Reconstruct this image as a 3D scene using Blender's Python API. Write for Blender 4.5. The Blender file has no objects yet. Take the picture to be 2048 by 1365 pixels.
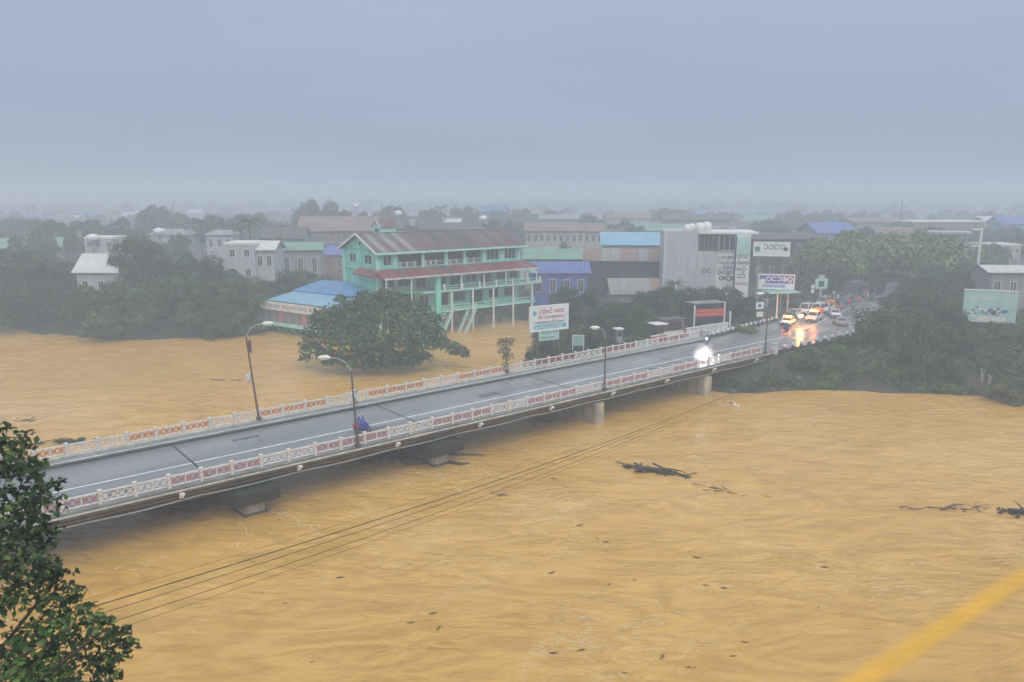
import bpy, bmesh, math, random
import numpy as np
from mathutils import Vector, Matrix, noise
random.seed(7)
R = math.radians
sc = bpy.context.scene
COL = sc.collection

# ------------------------------------------------------------------ camera, sky, sun, exposure
CAMZ, FPX, HORIZON = 27.0, 1536.0, 383.0
PITCH = math.atan((682.5 - HORIZON) / FPX)
cam_data = bpy.data.cameras.new('camera'); cam = bpy.data.objects.new('camera', cam_data); COL.objects.link(cam)
cam.location = (0, 0, CAMZ); cam.rotation_euler = (math.pi/2 - PITCH, 0, 0)
cam_data.lens = 27.0; cam_data.sensor_width = 36.0; cam_data.clip_start = 0.05; cam_data.clip_end = 9000
cam_data.dof.use_dof = True; cam_data.dof.focus_distance = 85; cam_data.dof.aperture_fstop = 1.0
sc.camera = cam
world = bpy.data.worlds.new('World'); sc.world = world; world.use_nodes = True
wt = world.node_tree; wt.nodes.clear()
SUN_EL, SUN_AZ = R(50), R(158)
def wn(t, **k):
    n = wt.nodes.new(t)
    for a, b in k.items(): setattr(n, a, b)
    return n
wout = wn('ShaderNodeOutputWorld'); wbg = wn('ShaderNodeBackground'); wbg.inputs['Strength'].default_value = 0.1
sky = wn('ShaderNodeTexSky', sky_type='NISHITA', sun_disc=False); sky.sun_elevation = SUN_EL; sky.sun_rotation = SUN_AZ
sky.air_density = 1.5; sky.dust_density = 4.0
tc = wn('ShaderNodeTexCoord'); sep = wn('ShaderNodeSeparateXYZ'); wt.links.new(tc.outputs['Generated'], sep.inputs[0])
ramp = wn('ShaderNodeValToRGB'); wt.links.new(sep.outputs['Z'], ramp.inputs[0])
e = ramp.color_ramp.elements
e[0].position = 0.0; e[0].color = (0.270, 0.322, 0.405, 1)
e[1].position = 1.0; e[1].color = (0.66, 0.67, 0.70, 1)
for pos, c in ((0.05, (0.262, 0.315, 0.405, 1)), (0.13, (0.268, 0.320, 0.425, 1)), (0.26, (0.305, 0.358, 0.470, 1)), (0.60, (0.50, 0.53, 0.60, 1))):
    q = e.new(pos); q.color = c
cn = wn('ShaderNodeTexNoise'); cn.inputs['Scale'].default_value = 2.2; cn.inputs['Detail'].default_value = 3
mp = wn('ShaderNodeMapping'); mp.inputs['Scale'].default_value = (1.4, 1.4, 7); wt.links.new(tc.outputs['Generated'], mp.inputs[0]); wt.links.new(mp.outputs[0], cn.inputs['Vector'])
cr = wn('ShaderNodeMapRange'); wt.links.new(cn.outputs['Fac'], cr.inputs['Value']); cr.inputs['From Min'].default_value = .3; cr.inputs['From Max'].default_value = .7
cr.inputs['To Min'].default_value = 9.25; cr.inputs['To Max'].default_value = 9.85
vm = wn('ShaderNodeVectorMath', operation='SCALE'); wt.links.new(ramp.outputs[0], vm.inputs[0]); wt.links.new(cr.outputs[0], vm.inputs['Scale'])
mx = wn('ShaderNodeMix', data_type='RGBA'); mx.inputs['Factor'].default_value = 0.97
wt.links.new(sky.outputs[0], mx.inputs['A']); wt.links.new(vm.outputs[0], mx.inputs['B'])
wt.links.new(mx.outputs['Result'], wbg.inputs['Color']); wt.links.new(wbg.outputs[0], wout.inputs[0])
sun_d = bpy.data.lights.new('sun', 'SUN'); sun = bpy.data.objects.new('sun', sun_d); COL.objects.link(sun)
sun_d.energy = 1.25; sun_d.angle = R(60); sun_d.color = (1.0, 0.96, 0.90)
sdir = Vector((math.sin(SUN_AZ)*math.cos(SUN_EL), math.cos(SUN_AZ)*math.cos(SUN_EL), math.sin(SUN_EL)))
sun.rotation_euler = sdir.to_track_quat('Z', 'Y').to_euler(); sun.location = (0, 0, 200)
sc.view_settings.view_transform = 'Standard'; sc.view_settings.look = 'None'
sc.view_settings.exposure = 0.53; sc.view_settings.gamma = 1.0; sc.view_settings.use_curve_mapping = False
try:
    sc.render.engine = 'CYCLES'
    sc.cycles.volume_bounces = 3; sc.cycles.max_bounces = 8; sc.cycles.transparent_max_bounces = 8
    sc.cycles.use_denoising = True
except Exception: pass

# ------------------------------------------------------------------ calibration: pixel of the photograph -> point on a level plane
def _ray(x, y):
    u = (x - 1024) / FPX; v = -(y - 682.5) / FPX
    return Vector((u, math.cos(PITCH) + v*math.sin(PITCH), -math.sin(PITCH) + v*math.cos(PITCH)))
def W(x, y, z):
    r = _ray(x, y); t = (z - CAMZ) / r.z
    return Vector((r.x*t, r.y*t, z))
def P(x, y, depth):
    r = _ray(x, y); t = depth / r.y
    return Vector((r.x*t, depth, CAMZ + r.z*t))
BT = math.atan2(0.633, 0.774)                       # bridge heading
BD = Vector((math.cos(BT), math.sin(BT), 0)); BN = Vector((-math.sin(BT), math.cos(BT), 0))
def B(s, o, z=4.0): return BD*s + BN*o + Vector((0, 0, z))

# ------------------------------------------------------------------ materials
MATS = {}
def mat(name, col, rough=0.6, var=0.25, scale=1.5, metal=0.0, bump=0.0, col2=None, emit=None, estr=0, stretch=(1,1,1), spec=0.5, coat=0.0, alpha=None):
    if name in MATS: return MATS[name]
    m = bpy.data.materials.new(name); m.use_nodes = True; MATS[name] = m
    t = m.node_tree; bs = t.nodes['Principled BSDF']
    bs.inputs['Roughness'].default_value = rough; bs.inputs['Metallic'].default_value = metal
    bs.inputs['Specular IOR Level'].default_value = spec
    if coat: bs.inputs['Coat Weight'].default_value = coat; bs.inputs['Coat Roughness'].default_value = .1
    co = t.nodes.new('ShaderNodeTexCoord'); mpn = t.nodes.new('ShaderNodeMapping'); mpn.inputs['Scale'].default_value = stretch
    t.links.new(co.outputs['Object'], mpn.inputs[0])
    nz = t.nodes.new('ShaderNodeTexNoise'); nz.inputs['Scale'].default_value = scale; nz.inputs['Detail'].default_value = 6; nz.inputs['Roughness'].default_value = .65
    t.links.new(mpn.outputs[0], nz.inputs['Vector'])
    rp = t.nodes.new('ShaderNodeValToRGB'); t.links.new(nz.outputs['Fac'], rp.inputs[0])
    c2 = col2 or tuple(c*(1-var) for c in col)
    c1 = tuple(min(1, c*(1+var*.5)) for c in col)
    rp.color_ramp.elements[0].position = .35; rp.color_ramp.elements[0].color = (*c2, 1)
    rp.color_ramp.elements[1].position = .65; rp.color_ramp.elements[1].color = (*c1, 1)
    t.links.new(rp.outputs[0], bs.inputs['Base Color'])
    if bump:
        bp = t.nodes.new('ShaderNodeBump'); bp.inputs['Strength'].default_value = bump; bp.inputs['Distance'].default_value = .05
        t.links.new(nz.outputs['Fac'], bp.inputs['Height']); t.links.new(bp.outputs[0], bs.inputs['Normal'])
    if emit: bs.inputs['Emission Color'].default_value = (*emit, 1); bs.inputs['Emission Strength'].default_value = estr
    return m

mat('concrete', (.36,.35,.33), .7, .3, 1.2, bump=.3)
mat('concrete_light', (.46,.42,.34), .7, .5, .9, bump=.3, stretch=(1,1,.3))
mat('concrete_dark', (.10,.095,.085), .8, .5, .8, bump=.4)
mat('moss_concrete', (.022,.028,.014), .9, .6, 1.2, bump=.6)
mat('white_paint', (.80,.79,.77), .45, .15, 3)
mat('rail_white', (.74,.70,.68), .5, .25, 2)
mat('rail_red', (.50,.15,.15), .5, .4, 2)
mat('kerb_white', (.62,.62,.58), .6, .35, 1.1)
mat('kerb_dark', (.06,.07,.065), .7, .4, 1.1)
mat('walkway', (.24,.26,.25), .45, .3, .8)
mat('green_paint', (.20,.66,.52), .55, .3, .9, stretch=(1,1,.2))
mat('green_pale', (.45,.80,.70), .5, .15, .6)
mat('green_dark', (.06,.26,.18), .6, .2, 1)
mat('roof_metal', (.12,.12,.125), .45, .45, .35, col2=(.15,.065,.07), stretch=(1,.3,1))
mat('roof_red', (.27,.075,.08), .45, .35, .7)
mat('roof_rust', (.25,.17,.145), .5, .35, .25)
mat('roof_blue', (.085,.24,.50), .4, .2, .4)
mat('roof_deepblue', (.10,.16,.44), .4, .25, .3)
mat('roof_skyblue', (.20,.42,.58), .4, .15, .3)
mat('roof_green', (.16,.33,.23), .45, .25, .3)
mat('roof_grey', (.26,.27,.27), .4, .3, .3)
mat('roof_dark', (.10,.09,.09), .5, .4, .4)
mat('roof_white', (.62,.63,.62), .4, .15, .4)
mat('wall_white', (.47,.49,.52), .65, .16, 1.1, stretch=(1,1,.12))
mat('wall_cream', (.45,.41,.34), .7, .32, 1.1, stretch=(1,1,.12))
mat('wall_grey', (.28,.29,.30), .7, .32, 1.1, stretch=(1,1,.12))
mat('wall_brick', (.26,.16,.12), .8, .32, 1.1, stretch=(1,1,.12))
mat('wall_pink', (.50,.22,.26), .7, .32, 1.1, stretch=(1,1,.12))
mat('wall_dark', (.06,.065,.07), .8, .3, 1)
mat('opening_shade', (.035,.04,.042), .8, .3, 1)  # near-black colour stands for the shade inside rooms and openings
mat('glass', (.03,.04,.05), .08, .2, 2, spec=.8)
mat('bark', (.09,.07,.05), .9, .4, 3, bump=.5)
mat('bark_pale', (.34,.31,.26), .8, .3, 3)
mat('driftwood', (.055,.038,.028), .6, .4, 4, bump=.4)
mat('pole_steel', (.10,.095,.09), .5, .3, 3)
mat('pole_rust', (.16,.09,.065), .6, .4, 3)
mat('galvanised', (.42,.45,.47), .4, .2, 3)
mat('lamp_white', (.82,.84,.84), .3, .05, 3)
mat('black_rubber', (.02,.02,.02), .7, .2, 6)
mat('car_white', (.78,.78,.79), .2, .04, 1, coat=.6)
mat('car_silver', (.42,.44,.47), .25, .05, 1, metal=.3, coat=.5)
mat('car_teal', (.10,.30,.26), .25, .1, 1, coat=.5)
mat('plastic_dark', (.03,.03,.035), .4, .2, 6)
mat('rain_blue', (.035,.06,.30), .4, .25, 4, bump=.3)
mat('rain_dark', (.03,.04,.06), .5, .3, 4)
mat('cloth_red', (.42,.03,.07), .6, .2, 4)
mat('cloth_grey', (.22,.23,.25), .8, .3, 4)
mat('skin', (.32,.19,.12), .55, .1, 4)
mat('helmet', (.05,.09,.36), .25, .1, 4, coat=.5)
mat('paint_pink', (.36,.02,.07), .3, .1, 4, coat=.5)
mat('sign_face', (.74,.77,.78), .4, .12, .6)
mat('sign_mint', (.42,.66,.60), .5, .12, .6)
mat('sign_teal', (.30,.52,.50), .5, .3, .5)
mat('ink_red', (.52,.09,.12), .5, .2, 2)
mat('ink_blue', (.06,.16,.34), .5, .2, 2)
mat('ink_cyan', (.10,.42,.52), .5, .2, 2)
mat('ink_dark', (.05,.055,.065), .6, .2, 2)
mat('ink_purple', (.12,.09,.40), .5, .15, 2)
mat('ink_green', (.10,.32,.20), .5, .15, 2)
mat('orange_paint', (.68,.20,.05), .5, .2, 2)
mat('red_paint', (.50,.07,.07), .45, .25, 1)
mat('wire_black', (.02,.018,.015), .7, .1, 5)
mat('yellow_paint', (.90,.50,.03), .45, .15, 20)
mat('foam', (.70,.54,.30), .6, .2, 5)
mat('rock', (.10,.10,.105), .8, .4, 2, bump=.5)
mat('headlight_on', (.9,.9,.9), .2, 0, 1, emit=(.95,.93,1.0), estr=60)
mat('headlight_small', (.9,.9,.9), .2, 0, 1, emit=(.85,.80,1.0), estr=75)
mat('tail_on', (.6,.02,.05), .3, 0, 1, emit=(1.0,.06,.16), estr=5)
mat('beacon_orange', (.9,.3,.05), .3, 0, 1, emit=(1.0,.24,.05), estr=14)
mat('beacon_yellow', (.9,.5,.1), .3, 0, 1, emit=(1.0,.42,.06), estr=120)
mat('lens_clear', (.7,.72,.75), .15, .05, 2)
def foliage(name, a, b, c, scale=.9):
    m = bpy.data.materials.new(name); m.use_nodes = True; MATS[name] = m
    t = m.node_tree; bs = t.nodes['Principled BSDF']; bs.inputs['Roughness'].default_value = .62; bs.inputs['Specular IOR Level'].default_value = .25
    g = t.nodes.new('ShaderNodeNewGeometry'); ri = t.nodes.new('ShaderNodeTexNoise'); ri.inputs['Scale'].default_value = scale; ri.inputs['Detail'].default_value = 4
    t.links.new(g.outputs['Position'], ri.inputs['Vector'])
    ad = t.nodes.new('ShaderNodeMath'); ad.operation = 'MULTIPLY_ADD'; t.links.new(g.outputs['Random Per Island'], ad.inputs[0]); ad.inputs[1].default_value = .38; t.links.new(ri.outputs['Fac'], ad.inputs[2])
    sb = t.nodes.new('ShaderNodeMath'); sb.operation = 'SUBTRACT'; t.links.new(ad.outputs[0], sb.inputs[0]); sb.inputs[1].default_value = .19
    rp = t.nodes.new('ShaderNodeValToRGB'); t.links.new(sb.outputs[0], rp.inputs[0]); el = rp.color_ramp.elements
    el[0].position = .3; el[0].color = (*a, 1); el[1].position = .75; el[1].color = (*c, 1); q = el.new(.52); q.color = (*b, 1)  # dark-to-light clump tones put crown shading into the leaf colour
    oi = t.nodes.new('ShaderNodeObjectInfo'); hs = t.nodes.new('ShaderNodeHueSaturation')       # own green per tree; value spread also paints light and shade between crowns
    for k_, (lo, hi) in {'Value': (.72, 1.45), 'Hue': (.475, .525), 'Saturation': (.75, 1.2)}.items():
        mq = t.nodes.new('ShaderNodeMath'); mq.operation = 'MULTIPLY'; mq.inputs[1].default_value = {'Value': 1.0, 'Hue': 7.31, 'Saturation': 3.77}[k_]; t.links.new(oi.outputs['Random'], mq.inputs[0])
        fq = t.nodes.new('ShaderNodeMath'); fq.operation = 'FRACT'; t.links.new(mq.outputs[0], fq.inputs[0])
        rq = t.nodes.new('ShaderNodeMapRange'); t.links.new(fq.outputs[0], rq.inputs['Value']); rq.inputs['To Min'].default_value = lo; rq.inputs['To Max'].default_value = hi; t.links.new(rq.outputs[0], hs.inputs[k_])
    t.links.new(rp.outputs[0], hs.inputs['Color'])
    t.links.new(hs.outputs[0], bs.inputs['Base Color']); return m
foliage('leaf_dark', (.010,.026,.012), (.024,.060,.022), (.075,.14,.042), .45)
foliage('leaf_mid', (.012,.030,.011), (.038,.080,.024), (.12,.19,.048), .5)
foliage('leaf_olive', (.05,.07,.022), (.10,.13,.04), (.15,.18,.055), .3)
foliage('leaf_near', (.008,.024,.005), (.026,.068,.012), (.11,.20,.03), 1.6)
foliage('leaf_highlight', (.04,.09,.015), (.10,.20,.03), (.20,.34,.05), 1.5)
foliage('leaf_rain', (.05,.085,.022), (.13,.19,.05), (.22,.29,.08), .3)
foliage('leaf_dry', (.10,.075,.04), (.17,.13,.07), (.24,.20,.10), 1.0)

# ------------------------------------------------------------------ mesh builder
class MB:
    def __init__(s): s.v = []; s.f = []; s.m = []
    def add(s, vs, fs, mi=0):
        k = len(s.v); s.v += [tuple(q) for q in vs]; s.f += [tuple(i+k for i in f) for f in fs]; s.m += [mi]*len(fs); return s
    def box(s, x0, y0, z0, x1, y1, z1, mi=0):
        v = [(x0,y0,z0),(x1,y0,z0),(x1,y1,z0),(x0,y1,z0),(x0,y0,z1),(x1,y0,z1),(x1,y1,z1),(x0,y1,z1)]
        return s.add(v, [(0,3,2,1),(4,5,6,7),(0,1,5,4),(1,2,6,5),(2,3,7,6),(3,0,4,7)], mi)
    def bar(s, a, b, w, h, mi=0, up=(0,0,1)):
        a = Vector(a); b = Vector(b); d = (b-a).normalized(); up = Vector(up)
        if abs(d.dot(up)) > .98: up = Vector((1,0,0))
        r = d.cross(up).normalized()*(w/2); u = r.cross(d).normalized()*(h/2)
        v = [a-r-u, a+r-u, a+r+u, a-r+u, b-r-u, b+r-u, b+r+u, b-r+u]
        return s.add(v, [(0,1,2,3),(7,6,5,4),(4,5,1,0),(5,6,2,1),(6,7,3,2),(7,4,0,3)], mi)
    def tube(s, pts, rs, n=8, mi=0, cap=True):
        pts = [Vector(p) for p in pts]
        if not hasattr(rs, '__len__'): rs = [rs]*len(pts)
        vs = []; fs = []
        for i, p in enumerate(pts):
            d = (pts[min(i+1, len(pts)-1)] - pts[max(i-1, 0)]).normalized()
            ref = Vector((0,0,1)) if abs(d.z) < .9 else Vector((1,0,0))
            a = d.cross(ref).normalized(); b = d.cross(a)
            for k in range(n):
                t = 2*math.pi*k/n; vs.append(p + (a*math.cos(t) + b*math.sin(t))*rs[i])
        for i in range(len(pts)-1):
            for k in range(n):
                fs.append((i*n+k, i*n+(k+1)%n, (i+1)*n+(k+1)%n, (i+1)*n+k))
        if cap: fs += [tuple(range(n-1, -1, -1)), tuple((len(pts)-1)*n+k for k in range(n))]
        return s.add(vs, fs, mi)
    def prism(s, poly, axis, a, b, mi=0):            # extrude a 2-d outline along axis x / y / z
        def pt(u, v, w): return {'x': (w,u,v), 'y': (u,w,v), 'z': (u,v,w)}[axis]
        n = len(poly); vs = [pt(u,v,a) for u,v in poly] + [pt(u,v,b) for u,v in poly]
        fs = [tuple(range(n)), tuple(range(2*n-1, n-1, -1))] + [(i, i+n, (i+1)%n+n, (i+1)%n) for i in range(n)]
        return s.add(vs, fs, mi)
    def sphere(s, c, r, n=10, m=6, mi=0, sz=1):
        c = Vector(c); vs = [c+Vector((0,0,r*sz))]; fs = []
        for i in range(1, m):
            t = math.pi*i/m
            for k in range(n):
                p = 2*math.pi*k/n; vs.append(c+Vector((r*math.sin(t)*math.cos(p), r*math.sin(t)*math.sin(p), r*sz*math.cos(t))))
        vs.append(c-Vector((0,0,r*sz)))
        for k in range(n): fs.append((0, 1+k, 1+(k+1)%n)); fs.append((len(vs)-1, 1+(m-2)*n+(k+1)%n, 1+(m-2)*n+k))
        for i in range(m-2):
            for k in range(n): fs.append((1+i*n+k, 1+(i+1)*n+k, 1+(i+1)*n+(k+1)%n, 1+i*n+(k+1)%n))
        return s.add(vs, fs, mi)
    def mesh(s, name, mats, smooth=False, fix=True):
        me = bpy.data.meshes.new(name); me.from_pydata(s.v, [], s.f)
        if not isinstance(mats, (list, tuple)): mats = [mats]
        for q in mats: me.materials.append(MATS[q] if isinstance(q, str) else q)
        if len(mats) > 1: me.polygons.foreach_set('material_index', s.m)
        if fix:
            bm = bmesh.new(); bm.from_mesh(me); bmesh.ops.recalc_face_normals(bm, faces=bm.faces); bm.to_mesh(me); bm.free()
        if smooth: me.polygons.foreach_set('use_smooth', [True]*len(me.polygons))
        me.update(); return me
    def build(s, name, mats, parent=None, smooth=False, fix=True): return link(name, s.mesh(name, mats, smooth, fix), parent)
def link(name, me, parent=None, loc=None, rot=None, scale=None):
    o = bpy.data.objects.new(name, me); COL.objects.link(o)
    if parent is not None: o.parent = parent
    if loc is not None: o.location = loc
    if rot is not None: o.rotation_euler = rot
    if scale is not None: o.scale = scale
    return o
def tag(o, label=None, cat=None, group=None, kind=None):
    if label: o['label'] = label
    if cat: o['category'] = cat
    if group: o['group'] = group
    if kind: o['kind'] = kind
    return o
def thing(name, label, cat, loc=(0,0,0), rz=0, group=None):
    o = bpy.data.objects.new(name, None); COL.objects.link(o); o.empty_display_size = .3
    o.location = loc; o.rotation_euler = (0, 0, rz); return tag(o, label, cat, group)
def dup(root, loc=None, rz=None, label=None, group=None, scale=None):
    def cp(o, par):
        c = o.copy(); COL.objects.link(c); c.parent = par
        for ch in o.children: cp(ch, c)
        return c
    r = cp(root, None)
    if loc is not None: r.location = loc
    if rz is not None: r.rotation_euler = (0, 0, rz)
    if scale is not None: r.scale = scale
    if label: r['label'] = label
    if group: r['group'] = group
    return r
def plane_angle(a, b):
    return math.atan2(b[1]-a[1], b[0]-a[0])
# ------------------------------------------------------------------ water
def grid_mesh(name, xs, ys, zf, mats, smooth=True):
    nx, ny = len(xs), len(ys); X, Y = np.meshgrid(xs, ys); Zz = zf(X, Y)
    co = np.stack([X, Y, Zz], -1).reshape(-1, 3)
    i = np.arange((ny-1)*(nx-1)); r = i//(nx-1); c = i % (nx-1); a = r*nx + c
    q = np.stack([a, a+1, a+1+nx, a+nx], -1)
    me = bpy.data.meshes.new(name); me.vertices.add(len(co)); me.vertices.foreach_set('co', co.ravel())
    me.loops.add(q.size); me.loops.foreach_set('vertex_index', q.ravel().astype(np.int32))
    me.polygons.add(len(q)); me.polygons.foreach_set('loop_start', np.arange(len(q))*4); me.polygons.foreach_set('loop_total', np.full(len(q), 4))
    me.materials.append(MATS[mats]); me.polygons.foreach_set('use_smooth', [smooth]*len(q)); me.update(); me.validate(); return me
def nvec(seed, n=26, lo=.4, hi=6):
    rg = np.random.RandomState(seed); out = []
    for k in range(n):
        lam = lo*(hi/lo)**rg.rand(); th = rg.normal(1.35, .55); out.append((math.cos(th)*2*math.pi/lam, math.sin(th)*2*math.pi/lam, rg.rand()*6.28, lam))
    return out
WV = nvec(3)
def water_z(X, Y):
    z = np.zeros_like(X)
    amp = .5 + .5*np.sin(X*.071+1.3*np.sin(Y*.05))*np.sin(Y*.093+.8*np.sin(X*.04)+1)
    for kx, ky, ph, lam in WV: z += .0085*lam**.75*np.sin(kx*X + ky*Y + ph + .8*np.sin(.31*X+.2*Y))
    edge = np.clip((165-Y)/20, 0, 1)*np.clip((120-np.abs(X))/20, 0, 1)
    return z*amp*edge
m = bpy.data.materials.new('flood_water'); m.use_nodes = True; MATS['water'] = m; t = m.node_tree; bs = t.nodes['Principled BSDF']
bs.inputs['IOR'].default_value = 1.33; bs.inputs['Roughness'].default_value = .16; bs.inputs['Specular IOR Level'].default_value = .5
co = t.nodes.new('ShaderNodeNewGeometry')
def tn(scale, st, det=5, rot=0, dist=0.0):
    mpn = t.nodes.new('ShaderNodeMapping'); mpn.inputs['Scale'].default_value = st; mpn.inputs['Rotation'].default_value = (0,0,rot)
    t.links.new(co.outputs['Position'], mpn.inputs[0]); n = t.nodes.new('ShaderNodeTexNoise'); n.inputs['Scale'].default_value = scale; n.inputs['Detail'].default_value = det; n.inputs['Distortion'].default_value = dist
    t.links.new(mpn.outputs[0], n.inputs['Vector']); return n
big = tn(.03, (1,1.4,1), 4, .1, 1.5)
rp = t.nodes.new('ShaderNodeValToRGB'); t.links.new(big.outputs['Fac'], rp.inputs[0])
rp.color_ramp.elements[0].position = .3; rp.color_ramp.elements[0].color = (.60,.348,.082,1)
rp.color_ramp.elements[1].position = .7; rp.color_ramp.elements[1].color = (.68,.42,.115,1)
fine = tn(.14, (.6,1.9,1), 14, .10, 4.5)          # silt streaks and foam specks drawn out along the current
fr = t.nodes.new('ShaderNodeValToRGB'); t.links.new(fine.outputs['Fac'], fr.inputs[0])
fr.color_ramp.elements[0].position = .38; fr.color_ramp.elements[0].color = (.74,.70,.62,1); fr.color_ramp.elements[1].position = .62; fr.color_ramp.elements[1].color = (1.08,1.08,1.08,1)
ml = t.nodes.new('ShaderNodeMix'); ml.data_type = 'RGBA'; ml.blend_type = 'MULTIPLY'; ml.inputs['Factor'].default_value = .6
t.links.new(rp.outputs[0], ml.inputs['A']); t.links.new(fr.outputs[0], ml.inputs['B'])
foam = tn(2.2, (.5,1.3,1), 10, .15, 1.6); patch = tn(.05, (1,1,1), 3, .3, .6)
mm = t.nodes.new('ShaderNodeMath'); mm.operation = 'MULTIPLY'; t.links.new(foam.outputs['Fac'], mm.inputs[0]); t.links.new(patch.outputs['Fac'], mm.inputs[1])
fm = t.nodes.new('ShaderNodeMapRange'); t.links.new(mm.outputs[0], fm.inputs['Value']); fm.inputs['From Min'].default_value = .295; fm.inputs['From Max'].default_value = .39; fm.inputs['To Max'].default_value = .5
m2 = t.nodes.new('ShaderNodeMix'); m2.data_type = 'RGBA'; t.links.new(fm.outputs[0], m2.inputs['Factor']); t.links.new(ml.outputs['Result'], m2.inputs['A']); m2.inputs['B'].default_value = (.74,.58,.32,1)
t.links.new(m2.outputs['Result'], bs.inputs['Base Color'])
b1 = tn(.55, (.6,1.1,1), 13, .25, 3.2); bp = t.nodes.new('ShaderNodeBump'); bp.inputs['Strength'].default_value = .8; bp.inputs['Distance'].default_value = .30
t.links.new(b1.outputs['Fac'], bp.inputs['Height']); t.links.new(bp.outputs[0], bs.inputs['Normal'])
pr_ = tn(.035, (.7,1.2,1), 4, .2, 1.5); ps = t.nodes.new('ShaderNodeMapRange'); t.links.new(pr_.outputs['Fac'], ps.inputs['Value']); ps.inputs['From Min'].default_value = .38; ps.inputs['From Max'].default_value = .62; ps.inputs['To Min'].default_value = .22; ps.inputs['To Max'].default_value = 1.0
t.links.new(ps.outputs[0], bp.inputs['Strength'])
xs = np.concatenate([np.linspace(-1400,-125,12), np.linspace(-120,120,330), np.linspace(125,1400,12)])
ys = np.concatenate([np.linspace(-60,24,8), np.linspace(26,165,240), np.linspace(170,420,12)])
tag(link('water', grid_mesh('water', xs, ys, water_z, 'water')), kind='structure')

# ------------------------------------------------------------------ ground beyond the flood, the lookout hill under the camera
SHORE = [(-1500,420),(-420,235),(-240,185),(-150,164),(-105,156),(-92,146),(-77,140),(-62,140),(-50,144),(-42,156),(-28,168),(-6,170),(4,160),(4,146),(3,134),(5,121),(11,113),(19,107),(25,102.5),(30,101.6),(46.8,102.4),(56,101),(63.8,98),(68,92.5),(78,87),(110,80),(200,70),(420,55),(1500,20)]
def shore_dist(X, Y):
    best = np.full(X.shape, 1e9); sign = np.ones(X.shape)
    for (x0,y0),(x1,y1) in zip(SHORE[:-1], SHORE[1:]):
        dx, dy = x1-x0, y1-y0; L2 = dx*dx+dy*dy
        tt = np.clip(((X-x0)*dx + (Y-y0)*dy)/L2, 0, 1); d = np.hypot(X-(x0+tt*dx), Y-(y0+tt*dy))
        s = np.where(dx*(Y-y0) - dy*(X-x0) > 0, 1, -1); upd = d < best - 1e-6
        best = np.where(upd, d, best); sign = np.where(upd, s, sign)
    return best*sign
def ground_z(X, Y):
    d = shore_dist(X, Y) + 1.1*np.sin(X*.31+2*np.sin(Y*.17)) * .6
    tt = np.clip(d/9.5, 0, 1); z = tt*tt*(3-2*tt)*3.55
    z = np.where(d < 0, np.maximum(-1.5, d*.5), z)
    return z + np.where(d > 0, .10*np.sin(X*.9+Y*.4)*np.sin(Y*.7-X*.3), 0)*np.clip(d/3, 0, 1)
m = mat('ground', (.035,.042,.028), .8, .35, .5, bump=.6, col2=(.05,.042,.035))
xs = np.concatenate([np.linspace(-2300,-170,22), np.linspace(-160,160,200), np.linspace(170,2300,22)])
ys = np.concatenate([np.linspace(20,76,8), np.linspace(78,200,90), np.linspace(206,2850,30)])
tag(link('ground', grid_mesh('ground', xs, ys, ground_z, 'ground')), kind='structure')
GX = np.linspace(-250,250,501); GY = np.linspace(60,560,501); GZ = ground_z(*np.meshgrid(GX, GY))
def gz(x, y):
    if -249 < x < 249 and 61 < y < 559: return float(GZ[int(round(y-60)), int(round(x+250))])
    return gz_slow(x, y)
def gz_slow(x, y): return float(ground_z(np.array([[float(x)]]), np.array([[float(y)]]))[0,0])
def hill_z(X, Y):
    z = 25.3 - np.clip(Y-1.3, 0, None)*1.12
    z = z + .25*np.sin(X*.8)*np.clip(Y-4, 0, 1)*.6*np.sin(Y*.9)
    return np.maximum(z, -1.4)
tag(link('hill', grid_mesh('hill', np.linspace(-90,90,90), np.concatenate([[-60,-30], np.linspace(-10,27,60)]), hill_z, 'ground')), kind='structure')

# ------------------------------------------------------------------ road surface
m = bpy.data.materials.new('wet_road'); m.use_nodes = True; MATS['asphalt'] = m; t = m.node_tree; bs = t.nodes['Principled BSDF']
co = t.nodes.new('ShaderNodeTexCoord')
def rn(scale, st):
    mpn = t.nodes.new('ShaderNodeMapping'); mpn.inputs['Scale'].default_value = st; t.links.new(co.outputs['Object'], mpn.inputs[0])
    n = t.nodes.new('ShaderNodeTexNoise'); n.inputs['Scale'].default_value = scale; n.inputs['Detail'].default_value = 6; t.links.new(mpn.outputs[0], n.inputs['Vector']); return n
n1 = rn(.35, (.15,1,1)); rp = t.nodes.new('ShaderNodeValToRGB'); t.links.new(n1.outputs['Fac'], rp.inputs[0])
rp.color_ramp.elements[0].position = .35; rp.color_ramp.elements[0].color = (.16,.18,.195,1); rp.color_ramp.elements[1].position = .65; rp.color_ramp.elements[1].color = (.25,.265,.28,1)
t.links.new(rp.outputs[0], bs.inputs['Base Color'])
n2 = rn(.6, (.25,1,1)); mr = t.nodes.new('ShaderNodeMapRange'); t.links.new(n2.outputs['Fac'], mr.inputs['Value']); mr.inputs['From Min'].default_value=.35; mr.inputs['From Max'].default_value=.65; mr.inputs['To Min'].default_value=.13; mr.inputs['To Max'].default_value=.36
t.links.new(mr.outputs[0], bs.inputs['Roughness']); bs.inputs['Specular IOR Level'].default_value = .6
n3 = rn(9, (1,1,1)); bp = t.nodes.new('ShaderNodeBump'); bp.inputs['Strength'].default_value = .25; bp.inputs['Distance'].default_value = .02; t.links.new(n3.outputs['Fac'], bp.inputs['Height']); t.links.new(bp.outputs[0], bs.inputs['Normal'])
S0, S1 = -46.0, 99.0
OC = 66.2
def bridge_local(parent): parent.location = (0,0,0)
rd = MB()
rd.add([(S0-30,61.62,4.0),(S1+.3,61.62,4.0),(S1+.3,72.2,4.0),(S0-30,72.2,4.0)], [(0,1,2,3)])
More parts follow.
